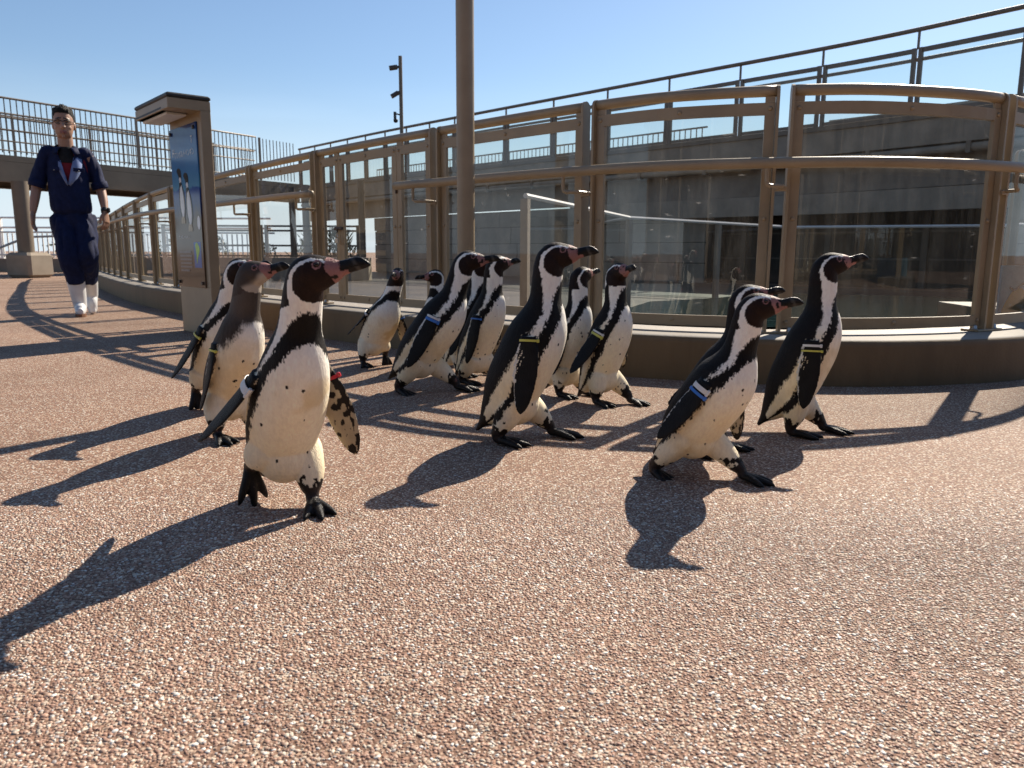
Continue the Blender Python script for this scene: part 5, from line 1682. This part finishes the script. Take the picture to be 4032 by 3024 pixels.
BIRDS.append(dict(pos=(0.893, 2.324), yaw=-10, hyaw=8, scale=0.992, lean=2.3, neck=-5.8, hpitch=17.1, feet=((-0.035, -0.05, 0, -5, 0), (0.075, 0.04, 0, -20, 0)), fr=((-0.02, -0.13, -0.99), (0.97, -0.12, 0.0), 0.004), fl=((-0.16, 0.16, -0.97), (1, 0.15, -0.12), -0.004), bands=[('r', 'white', 0.1, 0.007), ('r', 'yellow', 0.16, 0.005)], brow=0.85, fat=0.98, belly=0.85, band=1.2, stretch=1.06, seed=41, spots=8, voxel=0.0027, label='upright long necked penguin furthest right, with white and yellow wing bands'))
for S_ in BIRDS:
    build_penguin(S_)
# ----------------------------------------------------------------------------- keeper walking up from the left
def fold_noise(P, k, amp, seed):
    return vnoise(P * np.array([1.0, 1.0, 0.45]), k, seed) * amp

def displace(me, fn):
    n = len(me.vertices)
    co = np.empty(n * 3, np.float32); me.vertices.foreach_get('co', co)
    no = np.empty(n * 3, np.float32); me.vertices.foreach_get('normal', no)
    co = co.reshape(-1, 3).astype(float); no = no.reshape(-1, 3)
    co = co + no * fn(co)[:, None]
    me.vertices.foreach_set('co', co.astype(np.float32).reshape(-1))
    me.update()
    return co

def loft_rows(rows, n, seg, axis='z'):
    """rows: x, y, z, half width (x), half depth (y); horizontal sections"""
    r = crom(np.array(rows, float), n)
    C = r[:, :3]
    U = np.tile([1.0, 0, 0], (n, 1)); V = np.tile([0, 1.0, 0], (n, 1))
    v, f, a = tube_loft(C, np.maximum(r[:, 3], 0.002), np.maximum(r[:, 4], 0.002), U, V, seg)
    return v, f

def person_local(name, pieces, voxel, mat, parent, smooth=3, disp=None, cut=None):
    co, lv, ls, lt = fuse(pieces, voxel, smooth)
    if cut is not None:
        # drop faces whose centre lies in the cut region
        cen = np.add.reduceat(co[lv], ls, axis=0) / lt[:, None]
        keep = ~cut(cen)
        nl, ns, o = [], [], 0
        idx = np.where(keep)[0]
        nl = np.concatenate([lv[ls[i]:ls[i] + lt[i]] for i in idx])
        lt = lt[idx]; ls = np.concatenate([[0], np.cumsum(lt)[:-1]]).astype(np.int32); lv = nl
        lt = lt
    me = raw_mesh(name, co, lv, ls, lt, [mat])
    if disp: displace(me, disp)
    o = bpy.data.objects.new(name, me)
    COL.objects.link(o)
    if parent:
        o.parent = parent
    return o

def skin_mat():
    m, nt, b = new_mat('skin')
    a = N(nt, 'ShaderNodeAttribute', attribute_name='Col')
    nt.links.new(a.outputs['Color'], b.inputs['Base Color'])
    b.inputs['Roughness'].default_value = 0.5
    b.inputs['Subsurface Weight'].default_value = 0.12
    b.inputs['Subsurface Radius'].default_value = (0.012, 0.004, 0.002)
    return m
M['skin'] = skin_mat()

def ellip(c, r, n=14, seg=18):
    th = np.linspace(0.06, math.pi - 0.06, n)
    C = np.array(c) + np.column_stack([np.zeros(n), np.zeros(n), -np.cos(th) * r[2]])
    v, f, a = tube_loft(C, np.sin(th) * r[0], np.sin(th) * r[1], np.tile([1.0, 0, 0], (n, 1)), np.tile([0, 1.0, 0], (n, 1)), seg)
    return v, f

def hand_pieces(wrist, down, palm_n, thumb_side, curl):
    """relaxed hand: palm block, four unequal bent fingers, thumb from the side of the palm"""
    d = np.array(down, float); d /= np.linalg.norm(d)
    nn = np.array(palm_n, float); nn -= d * (nn @ d); nn /= np.linalg.norm(nn)      # direction the palm faces
    s = np.cross(d, nn) * thumb_side                                                  # across the palm, towards the thumb
    w = np.array(wrist, float)
    out = []
    # palm: flat loft
    n = 10
    t = np.linspace(0, 1, n)
    C = w + np.outer(t * 0.092, d)
    hw = np.interp(t, [0, 0.3, 0.7, 1], [0.027, 0.037, 0.042, 0.039]); hh = np.interp(t, [0, 0.4, 1], [0.021, 0.017, 0.012])
    v, f, a = tube_loft(C, hw, hh, np.tile(s, (n, 1)), np.tile(nn, (n, 1)), 16)
    out.append((v, f))
    for off, L, r in ((0.030, 0.072, 0.0090), (0.010, 0.082, 0.0094), (-0.011, 0.076, 0.0090), (-0.031, 0.060, 0.0080)):
        b = w + d * 0.086 + s * off
        P = [b]
        dirv = d.copy()
        ang = 0.0
        for seg_l, bend in ((0.45, curl), (0.32, curl * 1.2), (0.23, curl * 1.0)):
            ang += math.radians(bend)
            dv = d * math.cos(ang) + nn * math.sin(ang) + s * off * 1.5
            P.append(P[-1] + dv / np.linalg.norm(dv) * L * seg_l)
        v, f, t_ = limb(np.array(P), np.array([r, r * 0.98, r * 0.9, r * 0.72]), 14, 10)
        out.append((v, f))
    b = w + d * 0.022 + s * 0.026
    P = np.array([b, b + d * 0.026 + s * 0.022 + nn * 0.008, b + d * 0.056 + s * 0.030 + nn * 0.014, b + d * 0.080 + s * 0.028 + nn * 0.018])
    v, f, t_ = limb(P, np.array([0.0135, 0.0125, 0.0105, 0.0080]), 14, 10)
    out.append((v, f))
    return out

def build_keeper(pos, yaw, label, jacket_mat):
    # local frame: x = image right for a figure facing the viewer, -y = forward (towards the viewer), z up
    root_pieces = []
    # head
    hz = 1.575
    skull = loft_rows([(0, -0.030, 1.455, 0.030, 0.030), (0, -0.034, 1.468, 0.052, 0.050), (0, -0.026, 1.492, 0.066, 0.072), (0, -0.014, 1.530, 0.076, 0.088), (0, -0.004, 1.575, 0.082, 0.098), (0, 0.002, 1.625, 0.083, 0.101), (0, 0.006, 1.665, 0.074, 0.092), (0, 0.008, 1.690, 0.052, 0.066), (0, 0.008, 1.702, 0.018, 0.022)], 36, 28)
    nose = limb(np.array([(0, -0.098, 1.588), (0, -0.107, 1.566), (0, -0.117, 1.545), (0, -0.104, 1.533)]), np.array([0.009, 0.011, 0.0145, 0.010]), 12, 10)[:2]
    pieces = [skull, nose]
    for s in (-1, 1):
        pieces.append(limb(np.array([(s * 0.013, -0.104, 1.541), (s * 0.017, -0.098, 1.538)]), np.array([0.009, 0.007]), 5, 8)[:2])
        pieces.append(limb(np.array([(s * 0.012, -0.095, 1.600), (s * 0.036, -0.094, 1.604), (s * 0.058, -0.077, 1.598)]), np.array([0.008, 0.0095, 0.007]), 10, 8)[:2])   # brow ridge
        ev, ef = ellip((s * 0.085, 0.006, 1.562), (0.012, 0.020, 0.034)); pieces.append((ev, ef))
        pieces.append(limb(np.array([(s * 0.042, -0.066, 1.545), (s * 0.050, -0.058, 1.530)]), np.array([0.022, 0.020]), 6, 10)[:2])   # cheek
    pieces.append(limb(np.array([(-0.026, -0.088, 1.506), (0, -0.101, 1.509), (0.026, -0.088, 1.506)]), np.array([0.005, 0.0085, 0.005]), 10, 8)[:2])
    pieces.append(limb(np.array([(-0.022, -0.088, 1.497), (0, -0.100, 1.496), (0.022, -0.088, 1.497)]), np.array([0.005, 0.0085, 0.005]), 10, 8)[:2])
    pieces.append(limb(np.array([(-0.012, -0.080, 1.470), (0.012, -0.080, 1.470)]), np.array([0.016, 0.016]), 5, 10)[:2])
    pieces.append(limb(np.array([(0, 0.012, 1.30), (0, 0.006, 1.38), (0, -0.002, 1.46), (0, 0.0, 1.53)]), np.array([0.074, 0.066, 0.064, 0.060]), 14, 20)[:2])
    # trunk (under the clothes) and arms
    pieces.append(loft_rows([(0, 0.01, 0.84, 0.13, 0.085), (0, 0.01, 1.0, 0.135, 0.09), (0, 0.01, 1.2, 0.155, 0.095), (0, 0.012, 1.32, 0.15, 0.08), (0, 0.012, 1.37, 0.08, 0.06)], 20, 24))
    armL = [(-0.175, 0.015, 1.325), (-0.225, 0.030, 1.20), (-0.262, 0.030, 1.075), (-0.285, -0.010, 0.96), (-0.302, -0.050, 0.862)]
    armR = [(0.175, 0.015, 1.325), (0.222, 0.035, 1.20), (0.252, 0.030, 1.080), (0.272, -0.020, 0.97), (0.282, -0.075, 0.875)]
    for A in (armL, armR):
        pieces.append(limb(np.array(A), np.array([0.052, 0.048, 0.043, 0.039, 0.0275]), 26, 18)[:2])
    pieces += hand_pieces(armL[-1], (-0.10, -0.06, -1), (0.95, -0.25, 0), 1 if True else -1, 14)
    pieces += hand_pieces(armR[-1], (0.04, -0.16, -1), (-0.75, 0.60, 0), -1, 20)
    co, lv, ls, lt = fuse(pieces, 0.0046, 2)
    me = raw_mesh('person', co, lv, ls, lt, [M['skin']])
    x, y, z = co[:, 0], co[:, 1], co[:, 2]
    base = np.array([0.335, 0.185, 0.120])
    c = np.tile(base, (len(co), 1)) * (1 + 0.06 * vnoise(co, 40, 3)[:, None] + 0.05 * vnoise(co, 12, 4)[:, None])
    lips = (np.abs(x) < 0.027) & (y < -0.080) & (z > 1.490) & (z < 1.514)
    c = np.where(lips[:, None], np.array([0.24, 0.085, 0.070]), c)
    for s in (-1, 1):
        brow = (np.abs(x - s * 0.036) < 0.026) & (y < -0.070) & (np.abs(z - 1.608 + 0.15 * (np.abs(x) - 0.036)) < 0.0055)
        c = np.where(brow[:, None], np.array([0.012, 0.009, 0.007]), c)
        eye = (np.abs(x - s * 0.034) < 0.014) & (y < -0.066) & (np.abs(z - 1.580) < 0.0045)
        c = np.where(eye[:, None], np.array([0.015, 0.010, 0.008]), c)
    beard = (y < -0.04) & (z < 1.50) & (z > 1.455)
    c = np.where(beard[:, None], c * np.array([0.86, 0.85, 0.86]), c)
    ca = me.color_attributes.new('Col', 'FLOAT_COLOR', 'POINT')
    ca.data.foreach_set('color', np.column_stack([c, np.ones(len(c))]).astype(np.float32).reshape(-1))
    P = bpy.data.objects.new('person', me)
    COL.objects.link(P)
    P.location = (pos[0], pos[1], 0)
    P.rotation_euler = (0, 0, yaw)
    P.scale = (0.90, 0.94, 1.0)
    tag(P, label, 'person')
    kids = []
    def kid(o):
        o.parent = P
        kids.append(o)
        return o
    # hair: close crop with short upright tufts
    hp = [loft_rows([(0, 0.030, 1.545, 0.070, 0.060), (0, 0.022, 1.58, 0.088, 0.084), (0, 0.014, 1.63, 0.0905, 0.099), (0, 0.008, 1.672, 0.085, 0.103), (0, 0.006, 1.70, 0.066, 0.086), (0, 0.008, 1.715, 0.030, 0.04)], 20, 26)]
    rg = random.Random(5)
    for k in range(170):
        a = rg.uniform(0, 2 * math.pi); q = math.sqrt(rg.random())
        bx, by = 0.078 * q * math.cos(a), 0.006 + 0.094 * q * math.sin(a)
        bz = 1.712 - 0.045 * q * q
        d = Vector((bx * 4.5 + rg.uniform(-0.3, 0.3), (by - 0.006) * 3.0 - 0.25 + rg.uniform(-0.3, 0.3), 1)).normalized()
        L = rg.uniform(0.012, 0.030)
        hp.append(limb(np.array([(bx, by, bz - 0.02), (bx + d.x * L * 0.6, by + d.y * L * 0.6, bz + d.z * L * 0.6), (bx + d.x * L, by + d.y * L, bz + d.z * L)]), np.array([0.0095, 0.006, 0.0015]), 6, 6)[:2])
    kid(person_local('hair', hp, 0.0045, M['hair'], None, 1, cut=lambda q: (q[:, 1] < -0.062) & (q[:, 2] < 1.652 - 0.25 * np.abs(q[:, 0]) * 0) & (np.abs(q[:, 0]) < 0.073)))
    # glasses
    g = MB()
    for s in (-1, 1):
        loop = [(s * (0.034 + 0.026 * math.cos(a)), -0.103 + 0.010 * abs(math.cos(a) + 0.2 * s) * 0.8 + 0.35 * max(0, (0.034 + 0.026 * math.cos(a)) - 0.045), 1.578 + 0.015 * math.sin(a)) for a in np.linspace(0, 2 * math.pi, 21)]
        g.tube(loop, 0.0028, 6, caps=False)
        g.tube([(s * 0.060, -0.094, 1.586), (s * 0.080, -0.070, 1.586), (s * 0.088, -0.004, 1.580)], 0.0026, 6)
        g.tube([(s * 0.010, -0.104, 1.589), (s * 0.034, -0.105, 1.594), (s * 0.060, -0.094, 1.589)], 0.0042, 6)
    g.tube([(-0.010, -0.106, 1.584), (0, -0.110, 1.586), (0.010, -0.106, 1.584)], 0.0028, 6)
    kid(g.build('glasses', M['black_trim'], None, smooth=True))
    # shirt under the open jacket
    kid(person_local('shirt', [loft_rows([(0, 0.008, 0.90, 0.140, 0.094), (0, 0.008, 1.1, 0.158, 0.102), (0, 0.008, 1.22, 0.165, 0.104), (0, 0.010, 1.31, 0.150, 0.090), (0, 0.010, 1.355, 0.085, 0.072)], 22, 30)], 0.007, M['red_shirt'], None, 2))
    kid(person_local('undershirt', [loft_rows([(0, 0.008, 1.26, 0.120, 0.1045), (0, 0.008, 1.31, 0.112, 0.0985), (0, 0.006, 1.35, 0.080, 0.083), (0, 0.004, 1.385, 0.068, 0.070), (0, 0.004, 1.392, 0.062, 0.064)], 18, 26)], 0.005, M['black_cloth'], None, 2))
    # jacket: loose trunk gathered at the hem, short rolled sleeves, open V at the neck
    jr = [(0, 0.012, 0.855, 0.145, 0.110), (0, 0.012, 0.868, 0.150, 0.113), (0, 0.012, 0.885, 0.164, 0.125), (0, 0.010, 0.950, 0.169, 0.130), (0, 0.008, 1.080, 0.167, 0.125), (0, 0.008, 1.200, 0.165, 0.113), (0, 0.010, 1.312, 0.151, 0.097), (0, 0.012, 1.367, 0.125, 0.082), (0, 0.012, 1.407, 0.078, 0.069)]
    jp = [loft_rows(jr, 40, 40)]
    for A in (armL, armR):
        s = np.sign(A[0][0])
        jp.append(limb(np.array([(s * 0.11, 0.012, 1.345), (A[0][0] * 0.94, A[0][1], A[0][2] + 0.015), A[1], (A[1][0] * 0.45 + A[2][0] * 0.55, 0.032, 1.135), (A[2][0] * 1.0, 0.030, 1.092)]), np.array([0.056, 0.055, 0.060, 0.064, 0.066]), 24, 26)[:2])
    def vcut(q):
        return (q[:, 1] < -0.03) & (q[:, 2] > 1.075) & (np.abs(q[:, 0] - 0.004) < (q[:, 2] - 1.075) * 0.26)
    def jf(c):
        k = 0.5 + 0.5 * np.clip((1.25 - c[:, 2]) / 0.3, 0, 1)
        return (fold_noise(c, 9, 0.014, 21) + np.abs(fold_noise(c, 20, 0.012, 22)) - 0.004) * k
    kid(person_local('jacket', jp, 0.0065, jacket_mat, None, 2, jf, vcut))
    cu = MB()
    for A in (armL, armR):      # rolled cuffs
        p0 = np.array([A[1][0] * 0.35 + A[2][0] * 0.65, 0.031, 1.122]); p1 = np.array([A[2][0] * 1.01, 0.031, 1.066])
        d = (p1 - p0)
        cu = MB().tube([p0, p0 + d * 0.12, p0 + d * 0.5, p0 + d * 0.88, p1, p1 - d * 0.05], 0.070, 26, taper=[0.95, 1.02, 1.05, 1.03, 0.97, 0.80])
        kid(cu.build('cuff', M['navy'], None, smooth=True))
    # collar and turned-back lapels
    col = []
    for s in (-1, 1):
        V, F = [], []
        n = 9
        for i in range(n):
            t = i / (n - 1)
            zz = 1.085 + (1.335 - 1.085) * t
            xi = 0.004 + s * ((zz - 1.075) * 0.26)
            yi = -0.128 + 0.012 * t + 0.060 * t ** 3
            wd = (0.010 + 0.055 * math.sin(math.pi * min(1, t * 0.86)) ** 0.8) * (1.15 if s > 0 else 0.55)
            V += [(xi - s * 0.004, yi + 0.004, zz), (xi + s * wd * 0.5, yi - 0.010 + 0.02 * t, zz - 0.004), (xi + s * wd, yi + 0.014 + 0.015 * t, zz - 0.012)]
        for i in range(n - 1):
            for k in range(2):
                a = i * 3 + k
                F.append((a, a + 1, a + 4, a + 3))
        o = mesh_obj('lapel', V, F, M['navy_lining'], None, True)
        md = o.modifiers.new('t', 'SOLIDIFY'); md.thickness = 0.003; md.offset = 1
        kid(o)
        # collar leaf
        V, F = [], []
        n = 12
        for i in range(n):
            a = math.pi * (i / (n - 1)) * 0.86
            ca_, sa_ = math.cos(a), math.sin(a)
            r1, r2 = 0.078, 0.092
            bx, by = s * r1 * sa_, 0.010 + r1 * ca_
            ex, ey = s * (r2 + 0.030 * (i / (n - 1))) * sa_ + s * 0.018 * (i / (n - 1)), 0.010 + (r2 + 0.03) * ca_ - 0.010 * (i / (n - 1))
            zt = 1.428 - 0.045 * (i / (n - 1)); zb = 1.382 - 0.055 * (i / (n - 1))
            V += [(bx, by, zt), ((bx + ex) / 2, (by + ey) / 2, (zt + zb) / 2 + 0.014), (ex, ey, zb)]
        for i in range(n - 1):
            for k in range(2):
                q = i * 3 + k
                F.append((q, q + 1, q + 4, q + 3))
        o = mesh_obj('collar', V, F, M['navy'], None, True)
        md = o.modifiers.new('t', 'SOLIDIFY'); md.thickness = 0.004; md.offset = 0
        kid(o)
        # chest pocket flap with stud
        px = s * 0.098
        fm = MB().box((px, -0.121, 1.205), (0.095, 0.006, 0.030), Matrix.Rotation(s * rad(24), 3, 'Z'), 0.002)
        kid(fm.build('pocket_flap', M['navy'], None))
        kid(MB().lathe([(0.005, -0.002), (0.005, 0.002), (0.002, 0.004)], (px, -0.128, 1.196), 8).build('stud', M['steel'], None, smooth=True))
    # trousers: full legs tucked into the boots; the leg on the viewer's left steps forward
    def leg_pts(hip, knee, ank): return np.array([hip, np.array(hip) * 0.6 + np.array(knee) * 0.4 + [0, -0.01, 0], knee, np.array(knee) * 0.55 + np.array(ank) * 0.45, ank])
    L1 = leg_pts((-0.085, 0.01, 0.83), (-0.050, -0.105, 0.52), (-0.012, -0.055, 0.285))
    L2 = leg_pts((0.090, 0.02, 0.83), (0.098, -0.085, 0.50), (0.088, 0.085, 0.305))
    tp = [loft_rows([(0, 0.012, 0.70, 0.140, 0.095), (0, 0.012, 0.78, 0.165, 0.120), (0, 0.012, 0.84, 0.160, 0.115), (0, 0.012, 0.872, 0.148, 0.108)], 16, 34)]
    for L_ in (L1, L2):
        tp.append(limb(L_, np.array([0.096, 0.102, 0.097, 0.093, 0.076]), 30, 26)[:2])
    def tf(c):
        return fold_noise(c, 8, 0.016, 31) + np.abs(fold_noise(c, 17, 0.016, 32)) - 0.005
    kid(person_local('trousers', tp, 0.0075, M['navy'], None, 2, tf))
    # boots
    def boot(top, ank, toe, heel_z):
        top, ank, toe = (np.array(q, float) for q in (top, ank, toe))
        d = toe - ank
        hd = np.array([d[0], d[1], 0]); hd /= np.linalg.norm(hd)
        pcs = [limb(np.array([top, top * 0.5 + ank * 0.5, ank]), np.array([0.078, 0.068, 0.056]), 14, 22)[:2]]
        pcs.append(limb(np.array([ank - hd * 0.055 + [0, 0, -0.01], ank + [0, 0, -0.012], ank * 0.45 + toe * 0.55 + [0, 0, 0.004], toe - hd * 0.045, toe]), np.array([0.036, 0.050, 0.047, 0.043, 0.026]), 20, 20)[:2])
        o = person_local('boot', pcs, 0.006, M['rubber_white'], None, 3)
        kid(o)
        return o, ank, toe, hd
    b1, ank, toe, hd = boot((-0.012, -0.050, 0.300), (0.006, -0.020, 0.072), (0.012, -0.190, 0.046), 0)
    V = []
    path = [ank - hd * 0.085, ank - hd * 0.03, ank * 0.5 + toe * 0.5, toe - hd * 0.02, toe + hd * 0.016]
    wds = [0.034, 0.041, 0.045, 0.042, 0.014]
    r = crom(np.column_stack([np.array(path)[:, :2], wds]), 16)
    nrm = np.array([-hd[1], hd[0]])
    ring = [tuple(q[:2] + nrm * q[2]) for q in r] + [tuple(q[:2] - nrm * q[2]) for q in r[::-1]]
    n = len(ring)
    so = MB().add([(a, b, 0.0) for a, b in ring] + [(a, b, 0.026) for a, b in ring], [tuple(range(n - 1, -1, -1)), tuple(range(n, 2 * n))] + [(i, (i + 1) % n, n + (i + 1) % n, n + i) for i in range(n)])
    kid(so.build('boot_sole', M['sole'], None))
    b2, ank2, toe2, hd2 = boot((0.088, 0.080, 0.320), (0.092, 0.225, 0.160), (0.092, 0.120, 0.040), 0)
    # watch on the arm at the viewer's right
    wv = np.array(armR[-1]); dv = np.array(armR[-1]) - np.array(armR[-2]); dv /= np.linalg.norm(dv)
    wc = wv - dv * 0.010
    kid(MB().tube([wc - dv * 0.014, wc + dv * 0.014], 0.036, 18).build('watch', M['black_trim'], None, smooth=False))
    kid(MB().box(Vector(wc + np.array([0.030, -0.022, 0.004])), (0.020, 0.036, 0.040), Matrix.Rotation(rad(35), 3, 'Z'), 0.006).build('watch_case', M['black_trim'], None))
    return P, kids
keeper, keeper_kids = build_keeper((-3.70, 6.60), math.atan2(0.42, 0.90), 'person in navy work clothes and white rubber boots walking towards the camera', M['navy'])
_ev = 0
for _o in bpy.data.objects:
    if _o.type == 'MESH':
        _ev += sum(len(_p.vertices) - 2 for _p in _o.data.polygons) if len(_o.data.polygons) < 5000 else len(_o.data.loops) - 2 * len(_o.data.polygons)
print('triangles', _ev)
print('script', round(time.time() - T0, 1), 's', len(bpy.data.objects), 'objects', sum(len(o.data.polygons) for o in bpy.data.objects if o.type == 'MESH'), 'faces')
